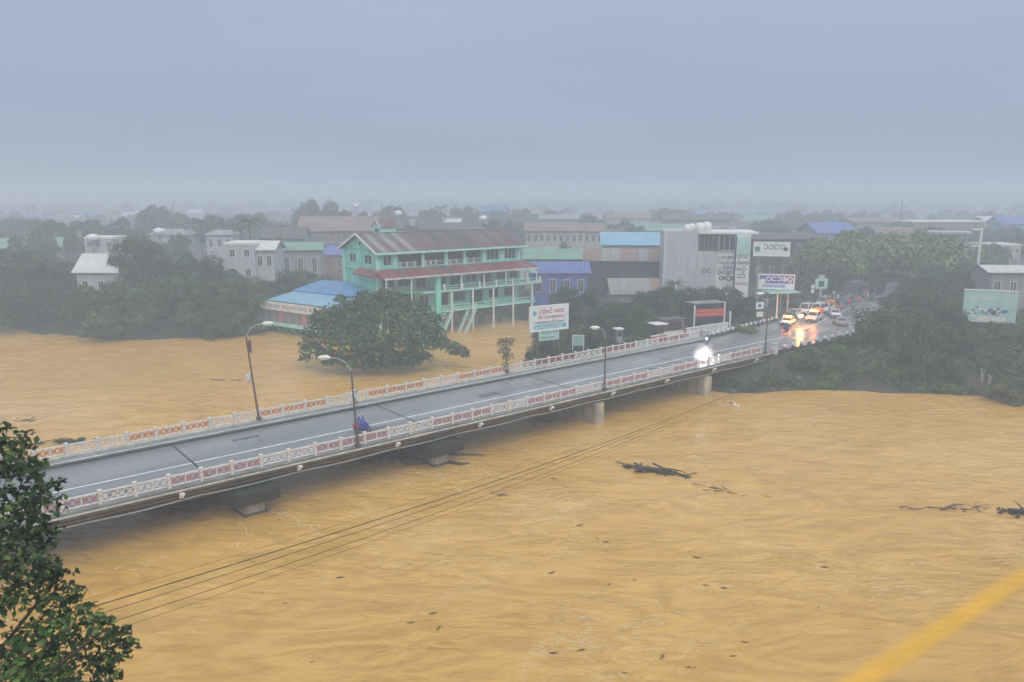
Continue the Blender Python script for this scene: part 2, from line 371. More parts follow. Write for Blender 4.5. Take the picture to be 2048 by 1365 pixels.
rd.add([(S1+.3,61.0,4.0),(112,60.2,4.0),(122,59.8,4.0),(131,60.6,4.0),(140,62.5,4.0),(152,66,4.0),(170,73,4.0),(200,88,4.0),(240,112,4.0),(240,128,4.0),(196,104,4.0),(168,88,4.0),(155,84,4.0),(140,80,4.0),(124,76.5,4.0),(112,73.8,4.0),(S1+.3,72.8,4.0)],
       [(0,1,16),(1,15,16),(1,2,14),(1,14,15),(2,3,14),(3,13,14),(3,4,13),(4,5,12),(4,12,13),(5,6,11),(5,11,12),(6,7,11),(7,10,11),(7,8,10),(8,9,10)])
road = tag(rd.build('road', 'asphalt'), kind='structure'); road.rotation_euler = (0,0,BT)
mk = MB()
mk.add([(S0-30,OC-.1,4.004),(S1+14,OC-.1,4.004),(S1+14,OC+.1,4.004),(S0-30,OC+.1,4.004)], [(0,1,2,3)])
mk.add([(114,OC+.2,4.004),(150,OC+9.2,4.004),(150,OC+9.36,4.004),(114,OC+.35,4.004)], [(0,1,2,3)])
mkm = mat('road_paint', (.85,.86,.83), .45, .3, 1.3)
mo = tag(mk.build('road_marking', mkm), kind='structure'); mo.rotation_euler = (0,0,BT)

# ------------------------------------------------------------------ the bridge
bridge = thing('road_bridge', 'long low concrete road bridge crossing the brown flood', 'bridge', (0,0,0), BT)
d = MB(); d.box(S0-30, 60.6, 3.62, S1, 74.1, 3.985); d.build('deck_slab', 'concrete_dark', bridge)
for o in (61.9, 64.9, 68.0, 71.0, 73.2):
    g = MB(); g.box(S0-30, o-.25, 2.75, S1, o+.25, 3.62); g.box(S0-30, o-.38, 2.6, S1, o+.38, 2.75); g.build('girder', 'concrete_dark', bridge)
g = MB(); g.box(S0-30, 60.55, 3.84, S1, 60.597, 3.98); g.build('slab_edge', 'kerb_white', bridge)
g = MB(); g.box(S0-30, 74.103, 3.70, S1, 74.15, 3.98); g.build('slab_edge', 'kerb_white', bridge)
g = MB(); g.box(S0-30, 60.75, 3.985, S1, 61.6, 4.14); g.build('kerb', 'walkway', bridge)
g = MB(); g.box(S0-30, 72.33, 3.985, S1, 74.0, 4.30); g.build('walkway', 'walkway', bridge)
g = MB(); g.box(S0-30, 72.215, 3.985, S1, 72.327, 4.19); g.build('kerb_face', 'kerb_dark', bridge)
g = MB(); g.box(S0-30, 72.34, 4.303, S1, 72.55, 4.33); g.build('kerb_edge', 'kerb_white', bridge)
g = MB(); g.box(S0-30, 73.72, 4.303, S1, 74.02, 4.42); g.build('rail_plinth', 'kerb_white', bridge)
for k, s in enumerate((-23.1, -2.3, 18.6, 39.9, 61.5, 82.8)):
    g = MB(); g.box(s-.08, 61.62, 4.003, s+.08, 72.2, 4.012); g.build('expansion_joint', 'black_rubber', bridge)
for k in range(int((S1-S0)/2.45/4)+1):
    s = S0 + k*9.8 + 3
    g = MB(); g.prism([(60.3,3.55),(60.62,3.55),(60.62,3.25),(60.75,3.2),(60.75,3.72),(60.3,3.72)], 'x', s, s+.35); g.build('slab_bracket', 'white_paint', bridge)
pip = MB(); sg = 90
pts = [(S0-30 + (S1-S0+30)*i/sg, 61.1, 3.32 - .10*abs(math.sin(i*.9))) for i in range(sg+1)]
pip.tube(pts, .085, 6); pip.build('service_pipe', 'wall_brick', bridge, smooth=True)
pip = MB(); pip.tube([(p[0], 61.0, 3.02 - .14*abs(math.sin(i*.7+1))) for i, p in enumerate(pts)], .06, 6); pip.build('service_pipe', 'galvanised', bridge, smooth=True)
def nose(half, y0, y1, n=8):
    pl = [(half*math.cos(a), y0 - half*math.sin(a)) for a in [math.pi - math.pi*i/n for i in range(n+1)]]
    pl = [(-half*math.cos(math.pi*i/n), y0 - half*math.sin(math.pi*i/n)) for i in range(n+1)] + [(half*math.cos(math.pi*i/n), y1 + half*math.sin(math.pi*i/n)) for i in range(n+1)]
    return pl
for k, s in enumerate((-41.0, -20.2, 1.0, 21.9, 41.0, 63.3, 84.0)):
    caps = k < 5
    g = MB()
    if caps: g.prism([(s-1.0,61.6),(s-.8,61.2),(s+.8,61.2),(s+1.0,61.6),(s+1.0,73.0),(s-1.0,73.0)], 'z', -1.5, 1.0)
    else: g.prism([(s-.72,61.1),(s-.6,60.9),(s+.6,60.9),(s+.72,61.1),(s+.72,73.6),(s-.72,73.6)], 'z', -1.5, 2.58)
    pr = g.build('pier', 'concrete_light' , bridge)
    if caps:
        c = MB(); yy = [(59.9,2.75),(61.6,2.58),(74.5,2.58),(74.5,1.7),(73.4,1.12),(72.4,.95),(62.2,.95),(61.0,1.05),(59.9,1.5)]
        c.prism(yy, 'x', s-1.9, s+1.9); cap = c.build('pier_cap', 'moss_concrete', pr)
        bv = cap.modifiers.new('bevel', 'BEVEL'); bv.width = .35; bv.segments = 3; bv.limit_method = 'ANGLE'; bv.angle_limit = R(50)
        st = MB(); st.box(s-1.03, 61.17, -.3, s+1.03, 73.03, .25); st.build('water_stain', 'concrete_dark', pr)
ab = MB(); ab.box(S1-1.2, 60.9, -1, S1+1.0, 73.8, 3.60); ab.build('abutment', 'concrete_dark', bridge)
rgp = random.Random(6)
for k in range(9):
    s = -20+k*13.3+rgp.random()*5; o = rgp.choice((62.6,64.0,67.3,69.6)); l = rgp.uniform(1.5,4.5); w = rgp.uniform(.7,1.5)
    g = MB(); pts_ = [(s,o,4.003),(s+l,o+rgp.uniform(-.1,.1),4.003),(s+l+rgp.uniform(-.2,.2),o+w,4.003),(s+rgp.uniform(-.2,.2),o+w,4.003)]; g.add(pts_, [(0,1,2,3)]); g.build('road_patch', mat('patch', (.085,.095,.105), .22, .3, 2), bridge)
# lattice railings
def railing(name, label, o, zb, s0, s1, sp=2.45):
    t = thing(name, label, 'railing', B(s0, o, zb), BT)
    n = int((s1-s0)/sp)
    pm = MB(); pm.box(-.11,-.11,-.02,.11,.11,1.06); pm.box(-.15,-.15,1.06,.15,.15,1.14); pmesh = pm.mesh('railing_post', 'rail_white')
    fm_ = MB(); L0, L1 = .11, sp-.11
    fm_.box(L0,-.06,.86,L1,.06,.98); fm_.box(L0,-.05,.12,L1,.05,.22)
    fm_.box((L0+L1)/2-.05,-.05,.22,(L0+L1)/2+.05,.05,.86)
    fmesh = fm_.mesh('rail_panel', 'rail_white')
    xm = MB()
    cells = [(L0+(L1-L0)*i/4, L0+(L1-L0)*(i+1)/4) for i in range(4)]
    for a, b in cells:
        xm.bar((a,0,.25),(b,0,.83), .05, .06); xm.bar((a,.01,.83),(b,.01,.25), .05, .06)
        cx_ = (a+b)/2
        xm.tube([(cx_+.14*math.cos(q), 0, .54+.14*math.sin(q)) for q in [i*math.pi/4 for i in range(9)]], .03, 4, cap=False)
    xmesh = xm.mesh('cross_brace', 'rail_red')
    xm2 = xmesh.copy(); xm2.name = 'cross_brace'; xm2.materials[0] = MATS['rail_white']
    rr = random.Random(o)
    for i in range(n+1):
        link('railing_post', pmesh, t, (i*sp, rr.gauss(0,.012), rr.gauss(0,.015)), (rr.gauss(0,.012), rr.gauss(0,.012), 0))
        if i < n:
            p = link('rail_panel', fmesh, t, (i*sp, 0, 0)); link('cross_brace', xmesh if (i*7 % 5) in (0,2,4) else xm2, p)
    return t
railing('lattice_railing', 'red and white lattice railing on the bridge edge nearer the open river', 61.05, 4.14, S0, 97.0)
railing('lattice_railing', 'red and white lattice railing on the bridge edge towards the green hotel', 73.87, 4.42, S0, 99.0)
for s, o, tx in ((99.6, 61.05, 'white end pillar at the foot of the street lamp, river side of the road'), (100.3, 73.87, 'white end pillar where the far railing meets the guard stones')):
    p = thing('end_pillar', tx, 'pillar', B(s, o, 4.0), BT)
    g = MB(); g.box(-.38,-.38,-.5,.38,.38,1.05); g.build('shaft', 'rail_white', p)
    g = MB(); g.box(-.46,-.46,1.05,.46,.46,1.2); g.build('capstone', 'kerb_white', p)
# black and white guard stones beyond the far end
gs = thing('guard_stone', 'black and white guard stone along the far road edge beyond the railing', 'guard stone', B(102, 73.6, 4.0), BT, 'black and white guard stones along the road')
g = MB(); g.prism([(-.22,0),(.22,0),(.20,.42),(-.20,.42)], 'y', -.22, .22); g.build('stone_foot', 'kerb_dark', gs)
g = MB(); g.prism([(-.20,.42),(.20,.42),(.16,.78),(.08,.86),(-.08,.86),(-.16,.78)], 'y', -.2, .2); g.build('stone_head', 'white_paint', gs)
for i in range(1, 15): dup(gs, B(102+i*1.55, 73.6+i*.16, 4.0), BT)
for i in range(12): dup(gs, B(101.5+i*2.2, 60.5-.05*i if i < 8 else 60.1+(i-8)*.12, 4.0), BT, 'black and white guard stone along the river side of the approach road', 'guard stones on the river side')

# ------------------------------------------------------------------ street lamps
def lamp(s, o, h, arm, label, lean=(0,0), z=4.1, boxy=False, steel='pole_steel'):
    t = thing('street_lamp', label, 'street lamp', B(s, o, z), BT, 'street lamps on the bridge')
    top = Vector((lean[0], lean[1], h))
    g = MB(); g.box(-.22,-.22,0,.22,.22,.28); g.tube([(0,0,.25),(top.x*.35,top.y*.35,h*.35),(top.x,top.y,h)], [.13,.10,.075], 8); g.build('pole', steel, t, smooth=False)
    if arm:
        ax, ay = arm; a = top
        pts = [a, a+Vector((ax*.25,ay*.25,.75)), a+Vector((ax*.6,ay*.6,1.15)), a+Vector((ax,ay,1.25))]
        g = MB(); g.tube(pts, [.06,.05,.045,.04], 6); am = g.build('arm', 'galvanised', t)
        e = pts[-1]; dv = Vector((ax,ay,0)).normalized()
        g = MB(); g.tube([e-dv*.15, e+dv*.15+Vector((0,0,.02)), e+dv*.7+Vector((0,0,.04)), e+dv*1.0], [.07,.19,.16,.05], 8); g.build('lamp_head', 'lamp_white', am, smooth=True)
        g = MB(); g.tube([e+dv*.2-Vector((0,0,.12)), e+dv*.75-Vector((0,0,.10))], [.13,.11], 8); g.build('lens', 'lens_clear', am)
    return t
l1 = lamp(31.5, 60.75, 7.2, (-1.6, 1.0), 'street lamp whose white head curves left over the blue rain-caped motorcycle', (-.35,0))
l2 = lamp(63.7, 60.75, 6.2, (-.7,.5), 'dark slim lamp post at the river railing midway along the bridge')
l3 = lamp(96.8, 60.75, 7.4, (-.6,.5), 'dark lamp post by the white end pillar at the far end of the bridge', steel='pole_steel')
l4 = lamp(27.4, 73.8, 8.6, (1.5,-.9), 'rusty lamp post on the far railing with a white lamp head reaching right', (-.75,0), z=4.4, steel='pole_rust')
g = MB(); g.box(-.55,.05,3.9,-.35,.55,4.9); g.box(-.9,.1,4.2,-.55,.5,4.7); g.tube([(-.3,0,5.4),(.1,.1,5.0),(.25,.1,4.2)], .03, 5); g.build('meter_box', 'rail_white', l4)
g = MB(); g.box(-.55,-.12,7.0,-.30,.14,8.2); g.build('junction_box', 'pole_rust', l4)
l5 = lamp(59.5, 73.85, 4.6, None, 'stub of a lamp post swallowed by a brown creeper on the far railing', z=4.4, steel='pole_rust')
# small decorated sign on far railing behind the first lamp
dp = thing('ornamental_sign', 'little white and pink festoon board standing on the far railing beyond the motorcycle', 'sign', W(708, 822, 4.4), BT)
g = MB(); g.tube([(0,0,0),(0,0,2.5)], .06, 6); g.build('post', 'pole_rust', dp)
g = MB(); g.tube([(0,-.02,1.1),(0,-.02,2.3)], [.16,.26], 8); g.build('festoon', 'rail_white', dp)
for i in range(7):
    g = MB(); a = i*2.4; g.sphere((.32*math.cos(a), .32*math.sin(a)-.02, .9+i*.24), .17, 6, 4); g.build('rosette', ('rail_red','rail_white','ink_cyan')[i%3], dp)

# ------------------------------------------------------------------ overhead wires
pole_r = thing('power_pole', 'concrete power pole among the dark trees right of the bridge end', 'power pole', P(1716, 640, 128).xy.to_3d() + Vector((0,0,3.5)))
PR = P(1716, 660, 128)
g = MB(); g.tube([(0,0,0),(0,0,PR.z-3.5+.6)], [.20,.12], 8); g.build('mast', 'concrete_light', pole_r)
for k in range(2):
    g = MB(); g.bar((-1.2,-.2,PR.z-3.5-k*.9),(1.2,.2,PR.z-3.5-k*.9), .1,.12); ca = g.build('crossarm', 'pole_steel', pole_r)
    for q in (-1.05,0,1.05):
        g = MB(); g.tube([(q,q*.17,PR.z-3.44-k*.9),(q,q*.17,PR.z-3.22-k*.9)], [.06,.04], 6); g.build('insulator', 'white_paint', ca)
pl_base = Vector((-27.5, 19.0, 3.5))
pole_l = thing('power_pole', 'power pole on the slope behind the dark leafy tree in the corner', 'power pole', pl_base)
g = MB(); g.tube([(0,0,0),(0,0,10.2)], [.20,.13], 8); g.build('mast', 'concrete_light', pole_l)
for k in range(2):
    g = MB(); g.bar((-1.1,.6,9.0-k*.9),(1.1,-.6,9.0-k*.9), .1,.12); g.build('crossarm', 'pole_steel', pole_l)
wires = [((100,1212), 0, .026, 'thickest and highest of the black wires slung across the river'), ((100,1192), -.2, .008, 'faint hair-thin wire just above the thickest wire over the river'), ((100,1232), .35, .017, 'second wire down, close beneath the thickest wire over the river'),
         ((100,1258), .65, .017, 'third wire down of the bundle slung over the river'), ((100,1277), .95, .011, 'lowest thin wire of the bundle slung over the river')]
for k, ((px,py), dr, rad, lab) in enumerate(wires):
    a = P(px, py, 31.0 + k*.15); off = a - P(100, 1212, 31.0); b = PR + Vector((.9-.45*k, .15-.08*k, .28-dr))
    a0 = a + (a-b)*.07
    pts = []
    for i in range(61):
        u = i/60; p = a0.lerp(b, u); p.z -= 4*u*(1-u)*2.6; pts.append(p)
    g = MB(); g.tube(pts, rad, 5)
    w = g.build('overhead_wire', 'wire_black'); tag(w, lab, 'wire', 'overhead wires across the river')
# yellow rail of the lookout, close to the lens
A = Vector((.65,.9,26.52)); Bq = Vector((.379,.75,26.476)); dv = (A-Bq).normalized()
rail = thing('yellow_guard_rail', 'blurred yellow rail crossing the lower right corner close to the viewer', 'guard rail', (.5,.8,25.3))
g = MB(); g.tube([Bq-dv*1.0-Vector((.5,.8,25.3)), A+dv*1.9-Vector((.5,.8,25.3))], .0052, 12); g.build('rail_bar', 'yellow_paint', rail, smooth=True)
for q in (Bq-dv*1.0, A+dv*1.9):
    g = MB(); b = q-Vector((.5,.8,25.3)); g.tube([(b.x,b.y,-.9 if q.y > 1.3 else 0), (b.x,b.y,b.z)], .02, 8); g.build('rail_post', 'yellow_paint', rail)

# ------------------------------------------------------------------ haze
hb = MB(); hb.box(-2600,-200,-2.6,2600,3000,34.0)
m = bpy.data.materials.new('haze_air'); m.use_nodes = True; MATS['haze'] = m; t = m.node_tree; t.nodes.remove(t.nodes['Principled BSDF'])
pv = t.nodes.new('ShaderNodeVolumePrincipled'); pv.inputs['Color'].default_value = (.80,.905,1.0,1); pv.inputs['Density'].default_value = .0024; pv.inputs['Anisotropy'].default_value = 0.0
t.links.new(pv.outputs[0], t.nodes['Material Output'].inputs['Volume'])
tag(hb.build('haze', 'haze'), kind='stuff')
# ------------------------------------------------------------------ writing: rounded letter shapes like the unreadable script of the signs
def glyphs(mb, x0, x1, z, h, y, seed, mi=0, dens=1.0):
    rg = random.Random(seed); x = x0; w = h*.19
    def arc(cx, cz, r, a0, a1, n=8):
        vs = []; 
        for i in range(n+1):
            a = a0+(a1-a0)*i/n
            vs += [(cx+(r-w/2)*math.cos(a), y, cz+(r-w/2)*math.sin(a)), (cx+(r+w/2)*math.cos(a), y, cz+(r+w/2)*math.sin(a))]
        mb.add(vs, [(2*i,2*i+1,2*i+3,2*i+2) for i in range(n)], mi)
    while x + h*.9 < x1:
        k = rg.randrange(6); r = h*.40; c = x + h*.45
        if k == 0: arc(c, z+h/2, r, 0, 2*math.pi, 12)
        elif k == 1: arc(c, z+h/2, r, .6, 5.7)
        elif k == 2: arc(c, z+h/2, r, 3.7, 8.8); 
        elif k == 3: arc(c-r*.35, z+h/2, r*.75, 0, 2*math.pi, 10); arc(c+r*.6, z+h/2, r*.7, -1.6, 1.6, 6)
        elif k == 4: arc(c, z+h/2, r, -2.6, 2.6); arc(c, z+h/2, r*.35, 0, 2*math.pi, 6)
        else: arc(c, z+h/2, r, 0, 2*math.pi, 12); mb.add([(c-w/2,y,z-h*.25),(c+w/2,y,z-h*.25),(c+w/2,y,z+h*.1),(c-w/2,y,z+h*.1)], [(0,1,2,3)], mi)
        if rg.random() < .35: arc(c, z+h*1.2, r*.4, .2, 3.6, 5)
        x += h*(.98 if k != 3 else 1.15)
        if rg.random() < .12*dens: x += h*.5
    return mb

def window(parent, x0, x1, z0, z1, y, fr='white_paint', bars=1, th=.1, pane='glass'):
    g = MB(); g.box(x0,y-.06,z0,x0+th,y+.05,z1); g.box(x1-th,y-.06,z0,x1,y+.05,z1); g.box(x0+th,y-.06,z0,x1-th,y+.05,z0+th); g.box(x0+th,y-.06,z1-th,x1-th,y+.05,z1)
    for i in range(bars):
        xm = x0 + (x1-x0)*(i+1)/(bars+1); g.box(xm-.04,y-.05,z0+th,xm+.04,y+.04,z1-th)
    f = g.build('window', fr, parent)
    g = MB(); g.box(x0+th*.5,y-.015,z0+th*.5,x1-th*.5,y+.03,z1-th*.5); g.build('pane', pane, f)
    return f
def sheet_roof(parent, x0, x1, p0, p1, m, step=1.5, th=.06, rib=.07, name='roof_sheet'):
    """a slope from (y,z) p0 (eave) to p1 (ridge) laid as ribbed sheets, each its own piece"""
    (y0,z0),(y1,z1) = p0, p1; n = max(1, round((x1-x0)/step)); w = (x1-x0)/n
    L = math.hypot(y1-y0, z1-z0); g = MB(); g.box(.02,0,0,w-.02,L,th)
    for k in range(3): xk = w*(k+.5)/3; g.prism([(xk-.07,th),(xk+.07,th),(xk+.03,th+rib),(xk-.03,th+rib)], 'y', 0, L)
    me0 = g.mesh(name, m); alt = me0.copy(); alt.materials[0] = MATS['roof_grey' if m != 'roof_red' else 'roof_rust']; alt2 = me0.copy(); alt2.materials[0] = MATS[{'roof_metal':'roof_dark','roof_red':'roof_metal'}.get(m,'roof_rust')]; a = math.atan2(z1-z0, y1-y0)
    rs_ = random.Random(int(x0*10+n))
    for i in range(n):
        q_ = rs_.random() if m in ('roof_metal','roof_red','roof_rust','roof_grey') else 1; me = alt if q_ < .2 else alt2 if q_ < .38 else me0
        jig = ((i*37) % 7 - 3)*.006
        if y1 >= y0: link(name, me, parent, (x0+i*w, y0, z0+jig), (a, 0, 0))
        else: link(name, me, parent, (x0+(i+1)*w, y0, z0+jig), (math.pi-a, 0, math.pi)) if False else link(name, me, parent, (x0+(i+1)*w, y0, z0+jig), (math.atan2(z1-z0, y0-y1), 0, math.pi))

# ------------------------------------------------------------------ the green hotel on stilts
HO = Vector((-24.9, 142.3, 0)); HR = R(37.5)
ht = thing('green_hotel', 'mint green three storey hotel on stilts in the flood with red awning roof', 'hotel', HO, HR)
LU, DV = 33.5, 14.0
def hb_(name, m, *boxes, parent=None):
    g = MB()
    for b in boxes: g.box(*b)
    return g.build(name, m, parent or ht)
# floor slabs
hb_('floor_slab', 'green_paint', (-.4,-2.2,8.05,LU,DV,8.45)); hb_('floor_slab', 'green_paint', (-.2,-.3,12.15,LU,DV,12.5)); hb_('floor_slab', 'green_paint', (6,-2.0,4.1,LU+.5,DV,4.5))
hb_('balcony_slab', 'green_pale', (7.0,-4.6,8.15,LU+2.2,-2.2,8.42)); hb_('balcony_slab', 'green_pale', (9.0,-4.0,4.15,LU+1,-2.0,4.42))
# top storey walls: gable wing left, open gallery, two rooms right
def wall_with_holes(name, m, x0, x1, z0, z1, y, holes, th=.22, parent=None):
    g = MB(); xs_ = sorted(set([x0, x1] + [h for q in holes for h in q[:2]]))
    for a, b in zip(xs_[:-1], xs_[1:]):
        hh = [q for q in holes if q[0] <= a+1e-6 and q[1] >= b-1e-6]
        if not hh: g.box(a, y, z0, b, y+th, z1)
        else:
            q = hh[0]
            if q[2] > z0: g.box(a, y, z0, b, y+th, q[2])
            if q[3] < z1: g.box(a, y, q[3], b, y+th, z1)
    return g.build(name, m, parent or ht)
top = [(1.2,3.0,13.3,15.3),(4.4,9.4,12.9,15.6),(10.2,14.6,12.9,15.6),(15.3,19.0,12.9,15.5),(19.8,23.4,12.9,15.5),(24.8,28.0,13.1,15.4),(29.4,32.4,13.1,15.4)]
wall_with_holes('wall', 'green_paint', 0, LU, 12.5, 16.0, 0, top)
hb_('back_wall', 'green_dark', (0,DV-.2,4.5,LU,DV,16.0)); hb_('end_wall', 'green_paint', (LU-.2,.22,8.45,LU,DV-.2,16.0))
hb_('inner_wall', 'opening_shade', (4,3.0,12.5,24.5,3.2,16.0)); hb_('ceiling', 'green_dark', (.1,.1,16.0,LU-.1,DV-.1,16.1))
for x in (3.4,9.5,14.9,19.1,24.0,28.6,33.0):
    hb_('pilaster', 'green_pale', (x-.05,-.12,12.5,x+.5,-.003,16.0))
window(ht, 1.2,3.0,13.3,15.3,.08,'green_pale'); window(ht,24.8,28.0,13.1,15.4,.08,'green_pale',2); window(ht,29.4,32.4,13.1,15.4,.08,'green_pale',2)
for x0 in (4.4,10.2,15.3,19.8):
    g = MB(); w = 4.2 if x0 < 15 else 3.4
    g.box(x0,.05,13.65,x0+w,.12,13.75)
    for k in range(9): xx = x0+.1+k*(w-.2)/8; g.box(xx-.03,.05,12.9,xx+.03,.11,13.65)
    g.build('gallery_rail', 'rail_white', ht)
rg = random.Random(5)
for x in (5.2,6.6,8.3,10.8,11.9,13.2,16.4,18.0,20.6,22.2):      # pale chairs and laundry-like white things on the gallery
    g = MB(); g.box(x,.7,12.5,x+.5,1.2,12.95); g.box(x,1.15,12.95,x+.5,1.22,13.5+rg.random()*.4); g.build('gallery_chair', 'white_paint', ht)
# gable end facing left: wall with two windows, triangular gable with vent
ge = [(0+1.6,0+4.4)]
gw = MB()
Zs = [(0,12.5),(0,16.0)]
def ybox(g, x0, x1, y0, y1, z0, z1): g.box(x0,y0,z0,x1,y1,z1)
for (a, b, c, dd) in ((.2,2.2,8.45,16.0),(5.2,8.6,8.45,16.0),(11.6,DV-.2,8.45,16.0)): ybox(gw, 0,.2,a,b,c,dd)
for (a, b) in ((2.2,5.2),(8.6,11.6)): ybox(gw,0,.2,a,b,8.45,13.4); ybox(gw,0,.2,a,b,15.3,16.0)
gw.build('gable_wall', 'green_paint', ht)
for a, b in ((2.2,5.2),(8.6,11.6)):
    g = MB(); g.box(-.05,a,13.4,.12,a+.14,15.3); g.box(-.05,b-.14,13.4,.12,b,15.3); g.box(-.05,a+.14,13.4,.12,b-.14,13.54); g.box(-.05,a+.14,15.16,.12,b-.14,15.3); g.box(-.04,(a+b)/2-.05,13.54,.1,(a+b)/2+.05,15.16); f = g.build('window','green_pale',ht)
    g = MB(); g.box(.0,a+.1,13.5,.05,b-.1,15.2); g.build('pane','glass',f)
g = MB(); g.box(-.28,-.28,0,.28,.28,16.0); g.build('corner_column','green_pale',ht)
g = MB(); g.box(-.28,DV-.3,0,.28,DV+.26,16.0); g.build('corner_column','green_pale',ht)
hb_('band', 'green_pale', (-.12,.3,12.2,-.003,DV-.3,12.6))
RZ = 19.0; MID = DV/2
g = MB(); g.prism([(0,16.1),(DV,16.1),(MID,RZ-.25)], 'x', .0, .22); g.build('gable', 'green_paint', ht)
g = MB(); g.tube([(-.05,MID,17.2),(.0,MID,17.2)], .42, 8); g.build('gable_vent', 'opening_shade', ht)
sheet_roof(ht, -.9, LU+.9, (-1.3,15.75), (MID,RZ), 'roof_metal', 1.45); sheet_roof(ht, -.9, LU+.9, (DV+1.2,15.75), (MID,RZ), 'roof_metal', 1.45)
g = MB(); g.bar((-.95,-1.35,15.72),(-.95,MID,RZ+.05),.14,.34); g.bar((-.95,DV+1.25,15.72),(-.95,MID,RZ+.05),.14,.34); g.build('barge_board', 'white_paint', ht)
hb_('fascia', 'green_pale', (-.9,-1.42,15.50,LU+.9,-1.32,15.86)); hb_('ridge_cap', 'roof_grey', (-.9,MID-.25,RZ+.06,LU+.9,MID+.25,RZ+.2))
g = MB()
for i in range(30): x = -.6+i*1.17; g.box(x,-1.3,15.5,x+.1,0,15.62)
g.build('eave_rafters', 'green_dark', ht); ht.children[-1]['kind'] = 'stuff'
# small dormer tower behind the ridge
g = MB(); g.box(5.2,8.2,17.5,8.6,11.6,20.2); g.prism([(8.2,20.2),(11.6,20.2),(9.9,21.3)], 'x', 5.2, 8.6); dt = g.build('dormer', 'green_pale', ht)
g = MB(); g.bar((5.0,7.9,20.1),(5.0,9.9,21.45),.12,.2); g.bar((5.0,11.9,20.1),(5.0,9.9,21.45),.12,.2); g.build('dormer_trim','white_paint',dt)
g = MB(); g.add([(4.9,7.8,20.0),(8.9,7.8,20.0),(8.9,9.9,21.5),(4.9,9.9,21.5)],[(0,1,2,3)]); g.add([(4.9,12,20.0),(8.9,12,20.0),(8.9,9.9,21.5),(4.9,9.9,21.5)],[(0,1,2,3)]); g.build('dormer_roof','roof_metal',dt)
g = MB(); g.box(5.14,9.0,18.8,5.2,10.6,19.8); g.build('dormer_window','glass',dt)
g = MB(); [g.tube([(x,y,18.5),(x,y,21.0)],.05,5) for x in (11.2,12.8) for y in (7.2,8.6)]; g.box(11,7,19.9,13,8.8,20.1); tk = g.build('tank_stand','pole_steel',ht)
g = MB(); g.tube([(12,7.9,20.1),(12,7.9,21.2),(12,7.9,21.35)],[.75,.75,.3],10); g.build('water_tank','galvanised',tk)
# first floor: recessed dark rooms, red awning roof wrapping the corner
wall_with_holes('wall', 'green_pale', 0, LU, 8.45, 12.15, 0, [(.8,3.4,9.2,11.4),(4.2,7.0,9.2,11.4),(8.0,10.4,8.6,11.2),(12.2,15.0,9.0,11.4),(15.8,18.6,8.6,11.4),(19.6,22.4,9.0,11.4),(23.2,26.0,8.6,11.4),(27.2,30.0,9.0,11.4),(30.8,32.8,9.0,11.4)])
for i,(x0,x1) in enumerate(((.8,3.4),(4.2,7.0),(12.2,15.0),(19.6,22.4),(27.2,30.0),(30.8,32.8))): window(ht,x0,x1,9.2 if i<2 else 9.0,11.4,.1,'green_pale',1)
for i,(x0,x1) in enumerate(((8.0,10.4),(15.8,18.6),(23.2,26.0))): window(ht,x0,x1,8.6,11.4 if i else 11.2,.1,'white_paint',1,pane='opening_shade')
AY, AZ0, AZ1 = -5.4, 11.55, 12.6
sheet_roof(ht, -1.4, LU+1.0, (AY,AZ0), (-.1,AZ1), 'roof_red', 1.5, name='awning_sheet')
g = MB(); g.add([(-1.4,AY,AZ0+.03),(-1.4,DV*.55,AZ0+.03),(.0,DV*.55,AZ1+.05),(0,-.1,AZ1+.05)],[(0,1,2,3)]); g.box(-1.5,AY,AZ0-.2,-1.4,DV*.55,AZ0+.05); g.build('awning_return','roof_red',ht)
hb_('awning_fascia', 'kerb_white', (-1.5,AY-.1,AZ0-.26,LU+1.0,AY,AZ0+.06))
for x in (9.6,): hb_('great_column', 'green_paint', (x,-5.0,0,x+1.0,-4.4,11.5))
for x in (-1.0,4.2,15.2,20.6,26.0,31.4,34.0): 
    g = MB(); g.tube([(x,-5.0,8.42 if x>5 else 0),(x,-5.0,11.45)], .13, 8); g.build('column', 'white_paint', ht)
# balcony parapet with pale posts and planter greenery
for i, x in enumerate((11.5,15.6,19.7,23.8,27.9,32.0,35.2)):
    hb_('parapet_post', 'white_paint', (x,-4.62,8.42,x+.32,-4.3,9.55))
    if i < 6: hb_('parapet_rail', 'green_pale', (x+.32,-4.5,9.2,x+4.1 if i<5 else x+3.2,-4.42,9.3)); hb_('parapet_rail', 'green_pale', (x+.32,-4.5,8.75,x+4.1 if i<5 else x+3.2,-4.42,8.83))
hb_('planter', 'green_dark', (11.9,-4.3,8.42,14.6,-3.7,9.2))
# ground floor, half open, on stilts
wall_with_holes('wall', 'green_pale', 8, LU, 4.5, 8.05, .4, [(9.0,11.2,5.2,7.2),(12.6,15.6,4.6,7.2),(17.0,19.8,5.2,7.2),(21.0,24.0,4.6,7.2),(25.6,28.2,5.2,7.2),(29.6,32.4,5.2,7.2)])
for i,(x0,x1) in enumerate(((9.0,11.2),(17.0,19.8),(25.6,28.2),(29.6,32.4))): window(ht,x0,x1,5.2,7.2,.5,'white_paint',1)
for i,(x0,x1) in enumerate(((12.6,15.6),(21.0,24.0))): window(ht,x0,x1,4.6,7.2,.5,'wall_brick',1,pane='opening_shade')
for x in (13.4,18.4,23.4,28.4,33.4):
    g = MB(); g.tube([(x,-4.3,-1.2),(x,-4.3,8.1)], .2, 8); g.build('stilt', 'white_paint', ht)
for x in (0.6,6.0,13.4,18.4,23.4,28.4,32.8):
    for y in (.4,6.5,13):
        hb_('stilt', 'green_dark', (x-.2,y-.2,-1.2,x+.2,y+.2,4.1 if x>6.1 else 8.05))
g = MB(); g.box(9.2,-3.95,4.42,33.6,-3.88,5.4)
